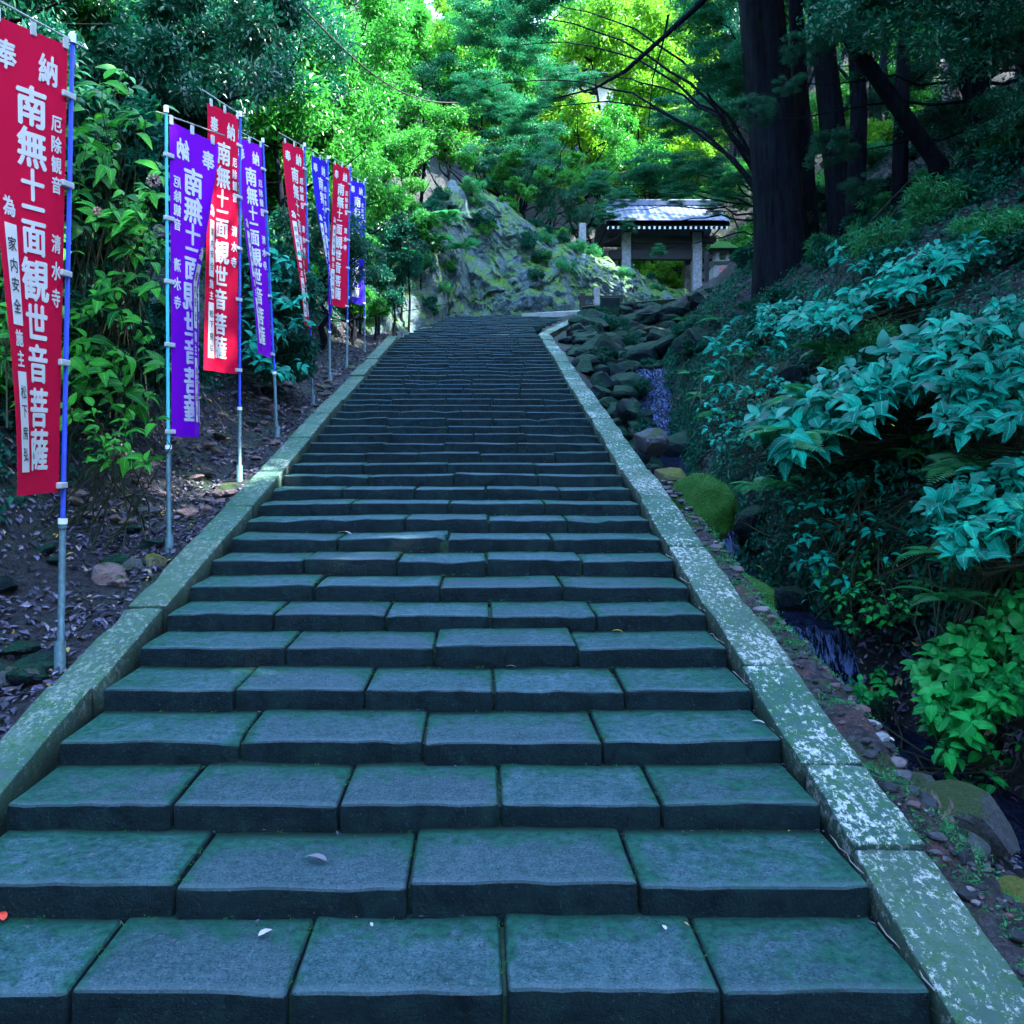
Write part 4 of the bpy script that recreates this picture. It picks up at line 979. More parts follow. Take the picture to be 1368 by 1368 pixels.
bt('leaning dark trunk slanting across the shaded right slope', 12, 1268, 240, 1120, 30, 26, 18, name='leaning_tree', roots=False, crown=[(4.6, 12.5, 9.5, .8, 'dark')])
bt('pale grey trunk seen behind the dark trunks', 22, 1150, 290, 1152, 60, 20, 15, mat=M['barkgrey'], name='pale_tree', roots=False)
bt('pinkish trunk in the upper part of the right slope', 19, 1272, 180, 1275, 30, 26, 20, mat=M['barkpink'], name='pale_tree', roots=False)
bt('thin crooked dark trunk near the upper right corner', 11, 1330, 215, 1250, 20, 16, 11, name='leaning_tree', roots=False)
# dark canopy hanging in the upper right and the maple sprays over the gate
def spray_tree(label, root, clumps, kind, mat=None, name='maple_tree', r0=.09):
    root = Vector(root); t = thing(name, label, 'tree', root); lst = []
    for c, s in clumps:
        c = Vector(c)-root; q = [Vector((0, 0, -.3)), Vector((c.x*.12, c.y*.12, c.z*.45)), Vector((c.x*.45, c.y*.45, c.z*.85)), c]
        q = [((1-f)**3)*q[0]+3*f*(1-f)**2*q[1]+3*f*f*(1-f)*q[2]+f**3*q[3]+Vector((rt.gauss(0, .05), rt.gauss(0, .05), rt.gauss(0, .05)))*min(1, f*4) for f in [k/14 for k in range(15)]]; lst.append((q, [r0*.5*(1-.85*k/14) for k in range(15)])); link('crown', rt.choice(CR[kind]), t, None, c, (0, 0, rt.uniform(0, 6)), (s, s, s*.8))
    me = tubes_mesh('trunk', lst, 7); link('trunk', me, t, mat or M['bark']); return t
spray_tree('maple with layered sprays hanging in front of the gate roof', (8.2, 23.5, hz(8.2, 23.5)), [(at(865, 225, 24), .36), (at(925, 225, 23), .36), (at(905, 160, 24), .4), (at(965, 150, 22), .42), (at(800, 245, 25), .26), (at(975, 240, 22), .26), (at(828, 262, 26), .2), (at(908, 258, 26), .22), (at(950, 275, 25), .18), (at(840, 300, 27), .16), (at(880, 335, 28), .15), (at(810, 285, 27), .2)], 'maple')
spray_tree('maple reaching over the steps from the dark trunks', (5.6, 16.5, hz(5.6, 16.5)), [(at(950, 20, 17), .36), (at(965, 90, 16), .32), (at(720, 0, 18), .42), (at(650, 20, 20), .4), (at(690, 60, 21), .36), (at(640, 120, 23), .32), (at(700, 150, 24), .36), (at(760, 110, 22), .3)], 'maple')
spray_tree('dark leaved tree filling the upper right corner', (8.5, 12.0, hz(8.5, 12)), [(at(1150, 20, 11.5), .32), (at(1330, 40, 11), .38), (at(1190, 110, 14), .28), (at(1360, 150, 10), .25), (at(1078, 60, 12.5), .16), (at(1010, 150, 12.5), .14), (at(1110, 200, 12.8), .17), (at(1055, 110, 12.4), .10), (at(1150, 250, 12.2), .13), (at(1290, 160, 13), .35), (at(1250, 10, 10), .5)], 'dark', name='evergreen_tree')
spray_tree('sunlit green shrub glowing between the trunks on the right slope', (9.5, 19, hz(9.5, 19)), [(at(1210, 215, 18), .4), (at(1180, 190, 18.5), .3), (at(1240, 180, 18), .3)], 'yel', name='broadleaf_tree')
# bare curving branch across the bright gap
cb = [at(1000, -60, 14), at(930, 10, 14.5), at(880, 55, 15), at(835, 95, 15.5), at(795, 118, 16), at(740, 132, 16.5)]
ob = tag(link('bare_branch', tubes_mesh('bare_branch', [(cb, [.06, .05, .04, .035, .022, .01]), ([at(893, 20, 15), at(885, 60, 15), at(872, 105, 15.2), at(866, 170, 15.4)], [.022, .018, .012, .006])], 7), None, M['bark']), 'long bare dark branch curving across the bright leaves', 'branch')
# overhead cable
q = [at(250, -170, 12).lerp(at(612, 137, 30), f) - Vector((0, 0, 1.0*math.sin(f*PI))) for f in np.linspace(0, 1, 24)]
tag(link('overhead_cable', tubes_mesh('overhead_cable', [(q, .018)], 6), None, M['black']), 'thin black overhead cable slanting down across the left forest', 'cable')

# ------------------------------------------------------------------ low shrubs on the banks
SH = {'dark': [crown_mesh('foliage_dark', M['leafivy'], 200+i, 14, 150, R_=.75, hgt=.5, leaf=.12, clump=.32) for i in range(3)],
      'mid': [crown_mesh('foliage_mid', M['leafmid'], 210+i, 14, 150, R_=.75, hgt=.5, leaf=.12, clump=.32, asp=.6) for i in range(2)],
      'fern': [crown_mesh('foliage_fern', M['fern'], 220+i, 12, 160, R_=.8, hgt=.45, leaf=.16, clump=.35, asp=.25) for i in range(2)]}
def shrub(x, y, s, kind, zone, dz=.15):
    z = hz(x, y); wv = where(Vector((x, y, z+.4)), s); zone0 = zone; zone = zone+(', '+wv[2].replace('at the', 'toward the') if wv and len(zone.split()) < 7 and 'boulders' not in zone else '')
    t = thing('shrub', {'dark': 'low dark leaved shrub ', 'mid': 'low fresh green shrub ', 'fern': 'low narrow leaved plant '}[kind]+zone, 'shrub', (x, y, z), rt.uniform(0, 6), {'dark': 'low dark shrubs ', 'mid': 'low green shrubs ', 'fern': 'low narrow leaved plants '}[kind]+zone0)
    link('foliage', rt.choice(SH[kind]), t, None, (0, 0, dz*s), None, (s, s, s*rt.uniform(.7, 1.1)))
for i in range(70):
    y = rt.uniform(6.5, 24); x = -rt.uniform(3.5, 5.6); shrub(x, y, rt.uniform(.5, 1.0), rt.choice(['dark', 'mid', 'dark']), 'on the left bank behind the banners')
for i in range(95):
    y = rt.uniform(4.5, 17); x = float(xc(y))+rt.uniform(1.2, 5.5); shrub(x, y, rt.uniform(.35, .7), rt.choice(['dark', 'dark', 'fern']), 'on the dark right bank')
for i in range(26):
    y = rt.uniform(13, 25); x = rt.uniform(2.2, 3.0+(y-13)*.33); shrub(x, y, rt.uniform(.25, .5), 'dark', 'among the boulders below the path', .6)
for i in range(18):
    x = rt.uniform(-4, 4); y = rt.uniform(30, 32.5); shrub(x, y, rt.uniform(.5, .8), 'mid', 'on the rock outcrop', 8)
for i in range(90):
    a_ = rt.randrange(20, OX.shape[0]-30); b_ = rt.randrange(5, OX.shape[1]-60); b_ = b_ if rt.random() < .5 else b_//3; x, y, z = float(OX[a_, b_]), float(OY[a_, b_]), float(OZ[a_, b_]); k_ = rt.choice(['dark', 'mid', 'fern', 'dark']); s_ = rt.uniform(.25, .6)
    t = thing('shrub', {'dark': 'small dark shrub', 'mid': 'small fresh green shrub', 'fern': 'small narrow leaved plant'}[k_]+' clinging to the rock outcrop', 'shrub', (x, y, z), 0, 'small plants on the rock outcrop')
    link('foliage', rt.choice(SH[k_]), t, None, (0, -.1, .05), (0, 0, rt.uniform(0, 6)), (s_, s_, s_))
for px, py, Y, s_ in ((480, 330, 20.5, .9), (505, 370, 21, .7), (525, 395, 21.5, .5), (545, 350, 22.5, .7), (500, 410, 20.2, .5), (560, 300, 24.5, .8), (470, 400, 18.5, .6), (575, 330, 25.5, .6), (535, 320, 22.5, .9)):
    p = at(px, py, Y); t = thing('shrub', 'leafy shrub at the left end of the outcrop by the far banners', 'shrub', (p.x, p.y, hz(p.x, p.y)), 0, 'shrubs at the left end of the outcrop')
    link('foliage', rt.choice(SH['dark' if px % 2 else 'mid']), t, None, (0, 0, p.z-hz(p.x, p.y)), (0, 0, rt.uniform(0, 6)), (s_, s_, s_))
    link('stem', tubes_mesh('stem', [([Vector((0, 0, -.2)), Vector((.05, 0, (p.z-hz(p.x, p.y))*.5)), Vector((0, 0, max(.1, p.z-hz(p.x, p.y))))], [.04, .03, .015])], 6), t, M['bark'])
for i in range(10):
    x = 10.6+rt.uniform(-.3, 2.5); y = rt.uniform(28, 33); shrub(x, y, rt.uniform(.5, .9), 'mid', 'beside the gate path')

for o in [o for o in bpy.data.objects if o.get('category') == 'boulder' and 'moss' in o.get('label', '') and o.data and o.data.materials[0] == M['mossrock']]:
    me = o.data; g_ = np.random.default_rng(5); V0 = np.array([v.co[:] for v in me.vertices]); N0 = np.array([v.normal[:] for v in me.vertices])
    k = g_.integers(0, len(V0), 5200); P = V0[k]+g_.normal(size=(5200, 3))*.03; q = N0[k]; ok = q[:, 2] > -.35; P = P[ok]; q = q[ok]; D = norm(q+g_.normal(size=q.shape)*.7)
    V, F_ = leaf_geo(P, D, norm(g_.normal(size=q.shape)+q), .05*g_.uniform(.5, 1.3, len(P)), .025); m_ = link('moss', np_mesh('moss', V, F_), o, M['mossleaf']); m_['kind'] = 'stuff'
# ground cover and litter: uncountable small leaves lying on the banks
def scatter(name, n, fx, fy, mat, leaf, asp, label, cat, lift=.01, tilt=.35, mask=None, seed=1):
    g_ = np.random.default_rng(seed); X = fx(g_, n); Y = fy(g_, n)
    if callable(X): X = X(Y)
    if mask is not None: k = mask(X, Y, g_); X = X[k]; Y = Y[k]
    n = len(X); Z = height(X, Y); e = .03
    nx_ = -(height(X+e, Y)-Z)/e; ny_ = -(height(X, Y+e)-Z)/e; Nn = norm(np.stack([nx_, ny_, np.ones(n)], -1)+g_.normal(size=(n, 3))*tilt)
    D = norm(np.cross(Nn, g_.normal(size=(n, 3)))); L = leaf*g_.uniform(.5, 1.4, n)
    P = np.stack([X, Y, Z], -1)+Nn*lift*g_.uniform(.3, 2.2, n)[:, None]
    V, F_ = leaf_geo(P, D, Nn, L, L*asp*g_.uniform(.7, 1.2, n)); o = link(name, np_mesh(name, V, F_), None, mat)
    tag(o, label, cat, kind='stuff'); return o
U = lambda a, b: (lambda g_, n: g_.uniform(a, b, n))
scatter('fallen_leaves', 26000, U(-3.6, -2.14), lambda g_, n: 2.5+19*g_.random(n)**1.4, M['litter'], .055, .5, 'dry purplish leaf litter on the ground behind the banner poles', 'leaf litter', mask=lambda X, Y, g_: fbm(X*1.6, Y*1.6, 1.5)+g_.random(len(X))*.5 > .12, seed=2)
scatter('fallen_leaves', 1500, U(1.9, 2.5), U(2.6, 8), M['litter'], .028, .5, 'dead leaves on the earth strip outside the lichen kerb', 'leaf litter', lift=.03, seed=22)
scatter('fallen_leaves', 14000, lambda g_, n: g_.uniform(1.7, 5.5, n), lambda g_, n: 3+16*g_.random(n)**1.3, M['litter'], .05, .5, 'dead leaves strewn over the dark right bank', 'leaf litter',
        mask=lambda X, Y, g_: (np.abs(X-xc(Y)) > .3) & (g_.random(len(X)) < .8) & (fbm(X*.9, Y*.9, 5.5) > -.05), seed=3)
scatter('ground_cover', 60000, lambda g_, n: g_.uniform(3.0, 8.5, n), lambda g_, n: 4+20*g_.random(n)**1.2, M['leafivy'], .06, .6, 'small dark leaves carpeting the right bank', 'ground cover', lift=.05, tilt=.7,
        mask=lambda X, Y, g_: (X > xc(Y)+.4) & (fbm(X*.8, Y*.8, 2.5) > -.25), seed=4)
scatter('ground_cover', 50000, U(-7.5, -3.2), lambda g_, n: 4.5+20*g_.random(n)**1.2, M['leafivy'], .07, .55, 'small dark leaves carpeting the left bank', 'ground cover', lift=.05, tilt=.7,
        mask=lambda X, Y, g_: (fbm(X*.8, Y*.8, 2.5) > -.2), seed=5)
def bankX(g_, n): return lambda Y: xc(Y)+.3+g_.random(len(Y))**1.6*1.6
scatter('ground_cover', 52000, bankX, lambda g_, n: 4.3+15*g_.random(n)**1.3, M['leafivy'], .062, .6, 'small dark leaves clinging to the steep bank above the stream', 'ground cover', lift=.07, tilt=.8,
        mask=lambda X, Y, g_: fbm(X*1.4, Y*1.4, 6.5) > -.15, seed=14)
scatter('fallen_leaves', 16000, bankX, lambda g_, n: 4.3+13*g_.random(n)**1.3, M['litter'], .055, .5, 'dead leaves caught on the steep bank above the stream', 'leaf litter', lift=.03, tilt=.5, seed=15)
# weeds and moss tufts on the earth shoulder and kerb edge
def tufts(name, pts, mat, n_each, size, label, seed=1):
    g_ = np.random.default_rng(seed); P = np.repeat(np.array(pts), n_each, 0); k = len(P); D = norm(g_.normal(size=(k, 3))*np.array([1, 1, .4])+np.array([0, 0, .55])); P = P+g_.normal(size=(k, 3))*np.array([size, size, size*.1])
    V, F_ = leaf_geo(P, D, norm(g_.normal(size=(k, 3))+np.array([0, 0, 1])), size*g_.uniform(.5, 1.3, k), size*.4*g_.uniform(.6, 1.2, k)); o = link(name, np_mesh(name, V, F_), None, mat); tag(o, label, 'weeds', kind='stuff')
g2 = np.random.default_rng(3); yq = g2.uniform(2.4, 7.4, 1500); xq = 1.60+g2.random(1500)**.9*.40; kq = fbm(xq*6, yq*3, 4.4) > -.05; xq = xq[kq]; yq = yq[kq]
tufts('weeds', np.stack([xq, yq, np.maximum(height(xq, yq), shoulder(xq, yq))], -1), M['fern'], 9, .022, 'tiny weeds and moss on the reddish earth outside the kerb', 3)
g2 = np.random.default_rng(6); pt = []
for n in range(0, 12):
    for _ in range(9): pt.append((rs.uniform(XL, XR), (n+6.84)*T-.012, RZ*n+.008))
    for j in ([(p-642)/1200*(n+5.84)*T for p in known.get(n, [])]):
        for _ in range(3): pt.append((j, (n+5.84)*T+rs.uniform(.05, T), RZ*n+.004))
tufts('weeds', np.array(pt), M['leafmid'], 8, .010, 'tiny weeds growing in the joints of the steps', 8)

# ------------------------------------------------------------------ near plants with separate leaves
def bigleaf_mesh(name, mat, seed, wid=.5, droop=.25, point=1.0, n=7):
    r = random.Random(seed); V = []; F = []
    for i in range(n+1):
        f = i/n; w_ = wid*.5*(math.sin(PI*f**(.8))**(.75))*(1-.25*f*point) if 0 < f < 1 else 0
        w_ *= 1+r.uniform(-.05, .05); y = f; z = .10*math.sin(PI*f)-droop*f*f
        V += [(-w_, y, z+.10*w_/.25*.5), (0, y, z), (w_, y, z+.10*w_/.25*.5)]
    for i in range(n):
        a = i*3; F += [(a, a+1, a+4, a+3), (a+1, a+2, a+5, a+4)]
    me = np_mesh(name, V, F, True); me.materials.append(mat); return me
BL = {k: [bigleaf_mesh('leaf', M[k], i, wid, dr, pt_) for i, dr in enumerate((.1, .25, .4))] for k, wid, pt_ in (('bigteal', .56, 1), ('biggreen', .70, .4), ('bigleft', .48, 1))}
def leafy(name, label, root, rosettes, kind, L, nleaf, seed, cap=285, fill=None, cat='shrub', pull=(-.25, -.30)):
    """a plant of many rosettes; each leaf is its own object"""
    r = random.Random(seed); root = Vector(root); t = thing(name, label, cat, root); lst = []; cnt = 0
    VV = []; 
    for c, up in rosettes:
        c = Vector(c)-root; up = Vector(up).normalized()
        side = up.cross(Vector((r.gauss(0, 1), r.gauss(0, 1), .1))).normalized()
        back = c-up*.18
        sd0 = Vector((r.gauss(0, .3), r.gauss(0, .3), -.15)); q = [sd0+back*.0, sd0*.7+Vector((back.x*.45, back.y*.45, back.z*.45)), back, c]
        lst.append((q, [.007, .006, .004, .0025]))
        k0 = r.uniform(0, 6); m_ = nleaf+r.randint(-1, 1)
        for j in range(m_):
            a = k0+2*PI*j/m_*1.0+r.gauss(0, .35); el = r.uniform(-.35, .6)
            d = (side*math.cos(a)+up.cross(side)*math.sin(a)); d = (d*math.cos(el)+up*math.sin(el)*.6+Vector((pull[0], pull[1], -.16))).normalized()
            xn = d.cross((up+Vector((r.gauss(0, .35), r.gauss(0, .35), 0))).normalized()).normalized(); zn = xn.cross(d).normalized(); s = L*r.uniform(.55, 1.3)*(1 if j < m_*.7 else .65)
            Mx = Matrix((xn, d, zn)).transposed().to_4x4(); p = c+d*.015+up*r.gauss(0, .03)
            if cnt < cap:
                o = link('leaf', r.choice(BL[kind]), t); o.matrix_local = Matrix.Translation(p) @ Mx @ Matrix.Diagonal((s, s, s, 1)); cnt += 1
            else: VV.append((Matrix.Translation(p) @ Mx @ Matrix.Diagonal((s, s, s, 1)), r.choice(BL[kind])))
    link('stems', tubes_mesh('stems', lst, 5), t, M['stem'])
    for (c, s_) in (fill or []):
        o = link('foliage', r.choice(SH['dark']), t, None, Vector(c)-root, (0, 0, r.uniform(0, 6)), (s_, s_, s_)); o['kind'] = 'stuff'
    if VV:
        V = []; F = []; b_ = 0
        for Mx, me in VV:
            A = np.array([v.co[:]+(1.0,) for v in me.vertices]); V.append((A @ np.array(Mx).T)[:, :3]); F.append(np.array([p.vertices[:] for p in me.polygons])+b_); b_ += len(A)
        me = np_mesh('leaves', np.concatenate(V), np.concatenate(F), True); me.materials.append(M[kind+'_m']); o = link('leaves', me, t); o['kind'] = 'stuff'
    return t
def region(seed, n, poly, Y0, Y1, upv=(0, -.35, 1)):
    """rosette centres in a slab seen between image bounds poly=(x0,y0,x1,y1)"""
    r = random.Random(seed); out = []
    for i in range(n):
        px = r.uniform(poly[0], poly[2]); py = r.uniform(poly[1], poly[3]); f = (py-poly[1])/(poly[3]-poly[1]); Y = Y1+(Y0-Y1)*f+r.gauss(0, .15)
        out.append((at(px, py, Y), (upv[0]+r.gauss(0, .3), upv[1]+r.gauss(0, .3), upv[2])))
    out.sort(key=lambda q: q[0].y); return out
def para(seed, n, A, B, C, Y0, Y1, upv):
    """rosettes in the parallelogram A + s*(B-A) + t*(C-A) of image points"""
    r = random.Random(seed); out = []
    for i in range(n):
        s, t_ = r.random(), r.random(); px = A[0]+s*(B[0]-A[0])+t_*(C[0]-A[0]); py = A[1]+s*(B[1]-A[1])+t_*(C[1]-A[1]); Y = Y1+(Y0-Y1)*t_+r.gauss(0, .12)
        out.append((at(px, py, Y), (upv[0]+r.gauss(0, .28), upv[1]+r.gauss(0, .28), upv[2])))
    out.sort(key=lambda q: q[0].y); return out
UR = (-.35, -.45, 1)
leafy('hydrangea_shrub', 'teal green hydrangea with large pointed leaves arching over the stream', (3.7, 7.9, hz(3.7, 7.9)), para(1, 120, (1005, 560), (1235, 440), (1045, 620), 6.7, 7.5, UR), 'bigteal', .175, 5, 1, 290, [(at(1120, 560, 7.9), .8), (at(1200, 520, 7.9), .8), (at(1060, 600, 7.8), .5)])
leafy('hydrangea_shrub', 'teal leaved shrub higher on the bank below the pinkish trunk', (4.9, 9.3, hz(4.9, 9.3)), para(2, 110, (1060, 425), (1280, 310), (1110, 445), 8.6, 9.6, UR), 'bigteal', .145, 5, 2, 290, [(at(1180, 400, 10), .9), (at(1270, 370, 10), .9)])
leafy('hydrangea_shrub', 'teal leaved shrub against the right edge level with the large hydrangea', (4.3, 6.4, hz(4.3, 6.4)), para(3, 130, (1255, 430), (1375, 390), (1265, 600), 5.9, 6.7, UR), 'bigteal', .13, 5, 3, 290, [(at(1310, 480, 7.0), .7), (at(1350, 560, 6.8), .7)])
leafy('hydrangea_shrub', 'broad leaved shrub at the right edge above the round leaved bush', (4.1, 5.8, hz(4.1, 5.8)), para(4, 75, (1245, 660), (1375, 600), (1260, 765), 5.3, 5.9, UR), 'bigteal', .125, 5, 4, 290, [(at(1330, 690, 6.2), .5)])
leafy('round_leaved_bush', 'bright green bush of rounded leaves in the lower right', (3.9, 6.2, hz(3.9, 6.2)), para(5, 190, (1225, 890), (1385, 765), (1255, 1010), 5.3, 5.9, (-.2, -.7, 1)), 'biggreen', .095, 5, 5, 295, [(at(1310, 900, 6.2), .55), (at(1350, 830, 6.2), .55)])
leafy('hydrangea_shrub', 'dense leafy shrub at the right edge between two teal shrubs', (4.6, 7.6, hz(4.6, 7.6)), para(15, 90, (1225, 560), (1385, 500), (1235, 640), 6.9, 7.5, UR), 'biggreen', .13, 5, 15)
leafy('hydrangea_shrub', 'small leaved teal shrub above the large hydrangea at the right edge', (5.6, 9.0, hz(5.6, 9.0)), para(16, 110, (1230, 400), (1385, 330), (1240, 450), 8.4, 9.2, UR), 'bigteal', .12, 5, 16)
leafy('low_plants', 'patch of low teal leaved plants under the massive cedar trunk', (4.4, 12.0, hz(4.4, 12)), para(17, 80, (1000, 420), (1180, 350), (1020, 450), 10.6, 12.4, UR), 'bigteal', .13, 5, 17, cat='plants')
leafy('low_plants', 'teal leaved plants on the dark bank below the large hydrangea', (3.5, 7.3, hz(3.5, 7.3)), para(18, 60, (1040, 660), (1230, 600), (1080, 800), 6.7, 7.4, UR), 'bigteal', .085, 4, 18, cat='plants', fill=[(at(1130, 690, 7.6), .4)])
leafy('low_plants', 'green seedlings on the steep bank above the lowest waterfall', (3.4, 6.9, hz(3.4, 6.9)), para(19, 50, (1090, 760), (1225, 720), (1120, 850), 6.5, 7.0, UR), 'biggreen', .06, 4, 19, cat='plants')
leafy('low_plants', 'scattered teal plants on the bank left of the large hydrangea', (3.7, 8.9, hz(3.7, 8.9)), para(20, 60, (930, 540), (1040, 480), (960, 620), 8.3, 9.2, UR), 'bigteal', .08, 4, 20, cat='plants')
leafy('low_plants', 'teal plants in a band under the leaning trunk', (6.2, 11.4, hz(6.2, 11.4)), para(21, 90, (1110, 330), (1375, 215), (1130, 370), 10.2, 11.6, UR), 'bigteal', .12, 5, 21, cat='plants')
leafy('small_plant', 'small glossy green plant beside the lowest waterfall', (at(1165, 925, 6.5).x, 6.5, at(1165, 945, 6.5).z), region(6, 9, (1135, 880, 1195, 940), 6.3, 6.6), 'biggreen', .085, 5, 6, cat='plant')
leafy('trailing_plant', 'thin trailing green plant hanging under the round leaved bush', (at(1290, 1000, 5.6).x, 5.6, at(1290, 1000, 5.6).z), region(7, 12, (1265, 985, 1368, 1050), 5.2, 5.6), 'biggreen', .08, 4, 7, cat='plant')
leafy('seedling_patch', 'mid sized leafy plant between the ferns on the dark bank', (at(1100, 660, 7.2).x, 7.3, at(1100, 680, 7.2).z), region(8, 24, (1040, 620, 1180, 740), 7.0, 7.4), 'bigteal', .09, 5, 8, cat='plant')
leafy('seedling_patch', 'upper leafy plant left of the high teal shrub', (at(1010, 500, 9).x, 9.4, at(1010, 520, 9).z), region(9, 26, (950, 425, 1060, 520), 8.8, 9.6), 'bigteal', .12, 5, 9, cat='plant')
leafy('leafy_bush', 'tall leafy bush with yellow green leaves between the first two banner poles', (-3.5, 8.0, hz(-3.5, 8.0)), region(10, 92, (95, 95, 222, 540), 7.0, 7.6, (.35, -.6, 1)), 'bigleft', .165, 5, 10, 295, [(at(130+40*(i % 3), 150+i*70, 8.4), .8) for i in range(6)])
leafy('leafy_bush', 'leafy bush behind the nearest red banner at the left edge', (-3.7, 7.0, hz(-3.7, 7.0)), region(11, 60, (-60, 150, 95, 560), 6.6, 7.2, (.35, -.6, 1)), 'bigleft', .15, 5, 11, 295, [(at(10+35*(i % 3), 170+i*50, 7.9), .9) for i in range(8)])
leafy('leafy_bush', 'leafy bush glimpsed between the violet and red banners', (-3.6, 11.6, hz(-3.6, 11.6)), region(12, 44, (335, 340, 410, 500), 10.9, 11.5, (.35, -.6, 1)), 'bigteal', .15, 5, 12, 295, [(at(350+30*(i % 2), 360+i*35, 12.2), .9) for i in range(4)])
leafy('leafy_bush', 'low plant with horizontal leaves under the tall leafy bush', (-2.95, 6.6, hz(-2.95, 6.6)), region(13, 22, (110, 520, 215, 640), 6.1, 6.5, (.2, -.5, 1)), 'bigleft', .12, 4, 13)
# faded flower heads on the tall bush
for px, py, s, lb in ((205, 242, .055, 'upper faded flower head by the teal banner pole'), (213, 308, .05, 'lower pale flower head by the teal banner pole'), (130, 282, .035, 'small pale flower head near the nearest red banner')):
    g_ = np.random.default_rng(px); d = norm(g_.normal(size=(90, 3))); c = np.array(at(px, py, 6.9)); V, F_ = leaf_geo(c+d*s*.6, d, norm(g_.normal(size=(90, 3))), s*.45, s*.4)
    tag(link('flower_head', np_mesh('flower_head', V, F_), None, M['deadflower']), lb, 'flower head')

def frond_mesh(name, seed, n=22):
    r = random.Random(seed); Vs = []; Fs = []; P = []; D = []; Nn = []; L = []
    def sp(f): return np.array([.06*math.sin(f*2), f, .35*f-.62*f*f])
    for i in range(2, n):
        f = i/n; p = sp(f); tg = sp(min(1, f+.02))-sp(f-.02); tg /= np.linalg.norm(tg)
        for s in (-1, 1):
            P.append(p); D.append(np.array([s, .35, -.12])); Nn.append(np.array([0, -.3*tg[2], 1])); L.append(.34*math.sin(PI*min(1, (f*.86+.12)))**.8*(1-f*.35))
    V, F_ = leaf_geo(np.array(P), np.array(D), np.array(Nn), np.array(L), np.array(L)*.26+.015, .1)
    # rachis
    tv, tf = tube([Vector(sp(f)) for f in np.linspace(0, 1, 9)], [.010*(1-.8*f) for f in np.linspace(0, 1, 9)], 4, False); b = len(V)
    F3 = [(q[0]+b, q[1]+b, q[2]+b) for q in tf]+[(q[0]+b, q[2]+b, q[3]+b) for q in tf]
    me = np_mesh(name, np.concatenate([V, np.array(tv)]), np.concatenate([F_, np.array(F3)])); me.materials.append(M['fern']); return me
FR = [frond_mesh('frond', i) for i in range(3)]
def fern(label, p, s, n=9, seed=1, az=(0, 6.28), group=None):
    r = random.Random(seed); t = thing('fern', label, 'fern', p, 0, group)
    for i in range(n):
        a = az[0]+(az[1]-az[0])*(i+.5)/n+r.gauss(0, .15); k = s*r.uniform(.75, 1.15)
        link('frond', FR[i % 3], t, None, (0, 0, 0), (r.uniform(.0, .5), r.gauss(0, .2), a), (k, k, k))
fern('bright fern at the left end of the large hydrangea', at(1060, 585, 6.9), .42, 9, 1)
fern('fern with upright fronds above the large hydrangea', at(1085, 535, 7.4), .40, 9, 2)
fern('fern hanging on the dark bank left of the right edge shrubs', at(1265, 745, 5.7), .34, 8, 3)
fern('small fern between the dark bank and the round leaved bush', at(1262, 800, 5.7), .28, 8, 4)
fern('bluish fern in the shade right of the large hydrangea', at(1295, 630, 6.4), .42, 8, 5)
fern('shaded fern high on the bank below the leaning trunk', at(1110, 470, 9.5), .5, 8, 6)
fern('fern by the stream under the large hydrangea', at(1015, 650, 7.4), .36, 7, 7)
for i, (px, py, Y) in enumerate([(560, 300, 24.5), (585, 320, 25), (600, 290, 26), (545, 340, 24), (620, 330, 26)]):
    fern('drooping grassy fern tuft on the left side of the rock outcrop', at(px, py, Y), .55, 12, 20+i, group='drooping ferns on the outcrop')
for i in range(26):
    y = 4.6+i*.5; x = float(xc(y))+random.Random(i).uniform(.5, 1.1); fern('dark fern on the steep bank above the stream', (x, y, hz(x, y)+.05), random.Random(i+5).uniform(.22, .42), 7, 60+i, group='dark ferns on the stream bank')

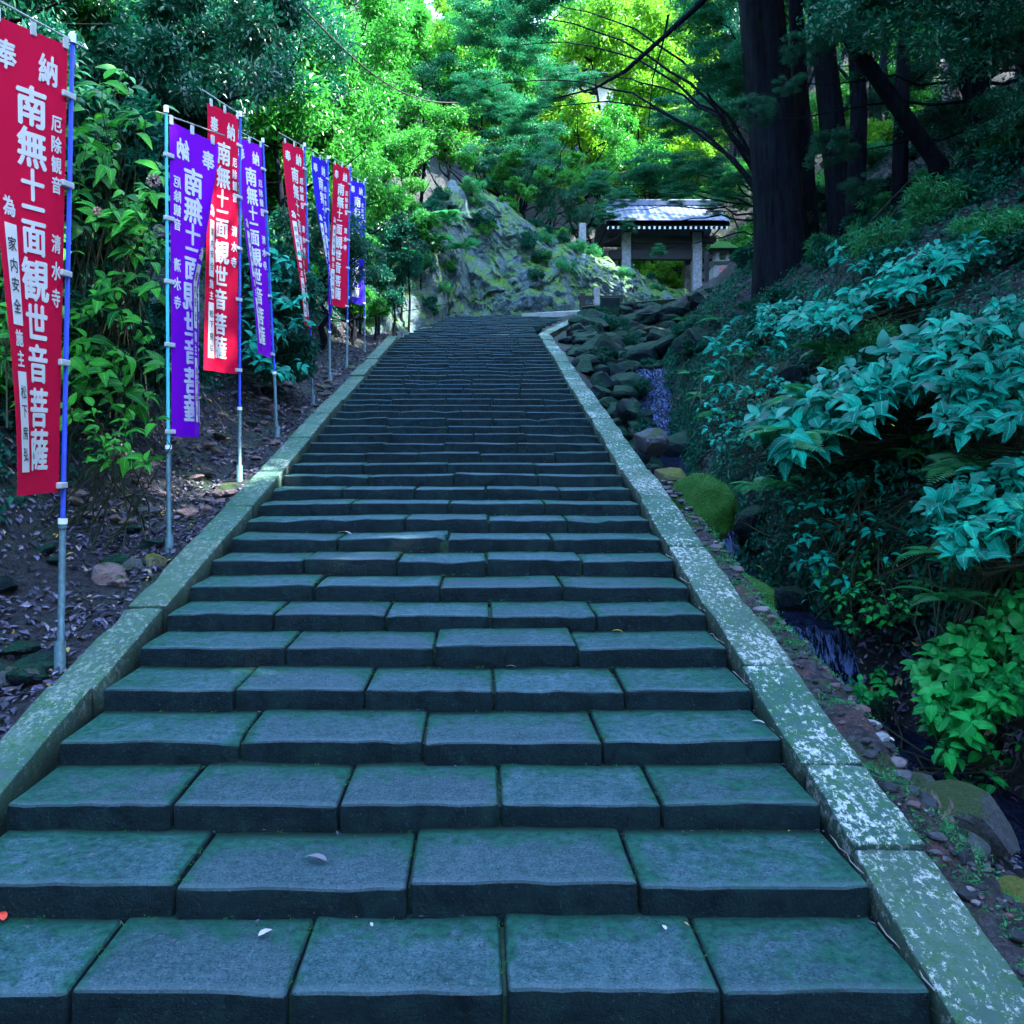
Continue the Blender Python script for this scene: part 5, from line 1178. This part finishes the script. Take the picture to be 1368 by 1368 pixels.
# fallen leaves lying on the steps and kerbs
def fallen(label, px, py, Y, L, mat, rz, tilt=.1):
    me = bigleaf_mesh('fallen_leaf', M[mat], px, .5, .02); p = at(px, py, Y); tag(link('fallen_leaf', me, None, None, p, (tilt, .1, rz), (L, L, L)), label, 'leaf')
def tread(n, f=.3): return (n+5.84+f)*T, RZ*n+.012
for (lb, px, n, f, L, m_, rz) in [('yellow fallen leaf on a step near the lichen kerb', 833, 5, .88, .07, 'yellowleaf', 1.4), ('purplish dry leaf lying on the second lowest step', 437, 1, .40, .085, 'dryleaf', 1.3),
        ('red leaf at the left end of the lowest step', 4, 0, .93, .06, 'redleaf', .5), ('small pale leaf on the lowest step', 345, 0, .72, .05, 'paleleaf', -.9),
        ('pale leaf at the back of the lowest step', 497, 0, .85, .025, 'paleleaf', .3), ('pale leaf on the fourth step at the kerb end', 1022, 3, .5, .06, 'paleleaf', 1.2),
        ('pale fleck of leaf right of the lowest step centre', 890, 0, .8, .03, 'paleleaf', .3), ('pale leaf on the tenth step left of centre', 470, 9, .5, .12, 'paleleaf', 1.4), ('thin twig like leaf at the back of the fifth step', 690, 4, .95, .06, 'dryleaf', 1.5)]:
    Y, z = tread(n, f); x = (px-642)/1200*Y; me = bigleaf_mesh('fallen_leaf', M[m_], px, .5, .02)
    tag(link('fallen_leaf', me, None, None, (x, Y, z), (.1, .1, rz), (L, L, L)), lb, 'leaf')
g2 = np.random.default_rng(12); k = 1100; nn = (g2.random(k)**1.0*34).astype(int); X = g2.uniform(XL, XR, k); X = np.where(g2.random(k) < .3, XR-np.abs(g2.normal(0, .12, k)), X); f = 1.12-np.abs(g2.normal(0, .33, k)).clip(0, 1)*1.0; f = np.clip(f, .1, 1.0); Y = (nn+5.84+f)*T
P = np.stack([X, Y, RZ*nn+.010], -1); D = norm(g2.normal(size=(k, 3))*np.array([1, 1, .05])); V, F_ = leaf_geo(P, D, np.tile(np.array([[0, 0, 1.]]), (k, 1)), g2.uniform(.008, .03, k), g2.uniform(.004, .014, k))
tag(link('leaf_flecks', np_mesh('leaf_flecks', V, F_), None, M['litter']), 'specks of dead leaf scattered over the steps', 'leaf litter', kind='stuff')
fallen('pale leaf on the earth outside the kerb', 1195, 990, 4.05, .05, 'paleleaf', .7, .2); fallen('yellowish leaf in the hollow under the flat grey stone', 1275, 1188, 3.45, .05, 'yellowleaf', .9, .3)
fallen('pinkish leaf by the waterfall side of the kerb', 1117, 918, 4.7, .06, 'paleleaf', .5, .2); fallen('pink petal by the water at the right edge', 1360, 1072, 5.35, .05, 'pinkflower', 1.2, .6)
fallen('orange leaf caught on the rocks of the middle cascade', 1020, 762, 8.0, .1, 'yellowleaf', 1.2, .5); fallen('yellow leaf caught among the large hydrangea leaves', 1195, 570, 6.4, .06, 'yellowleaf', .7, .4)
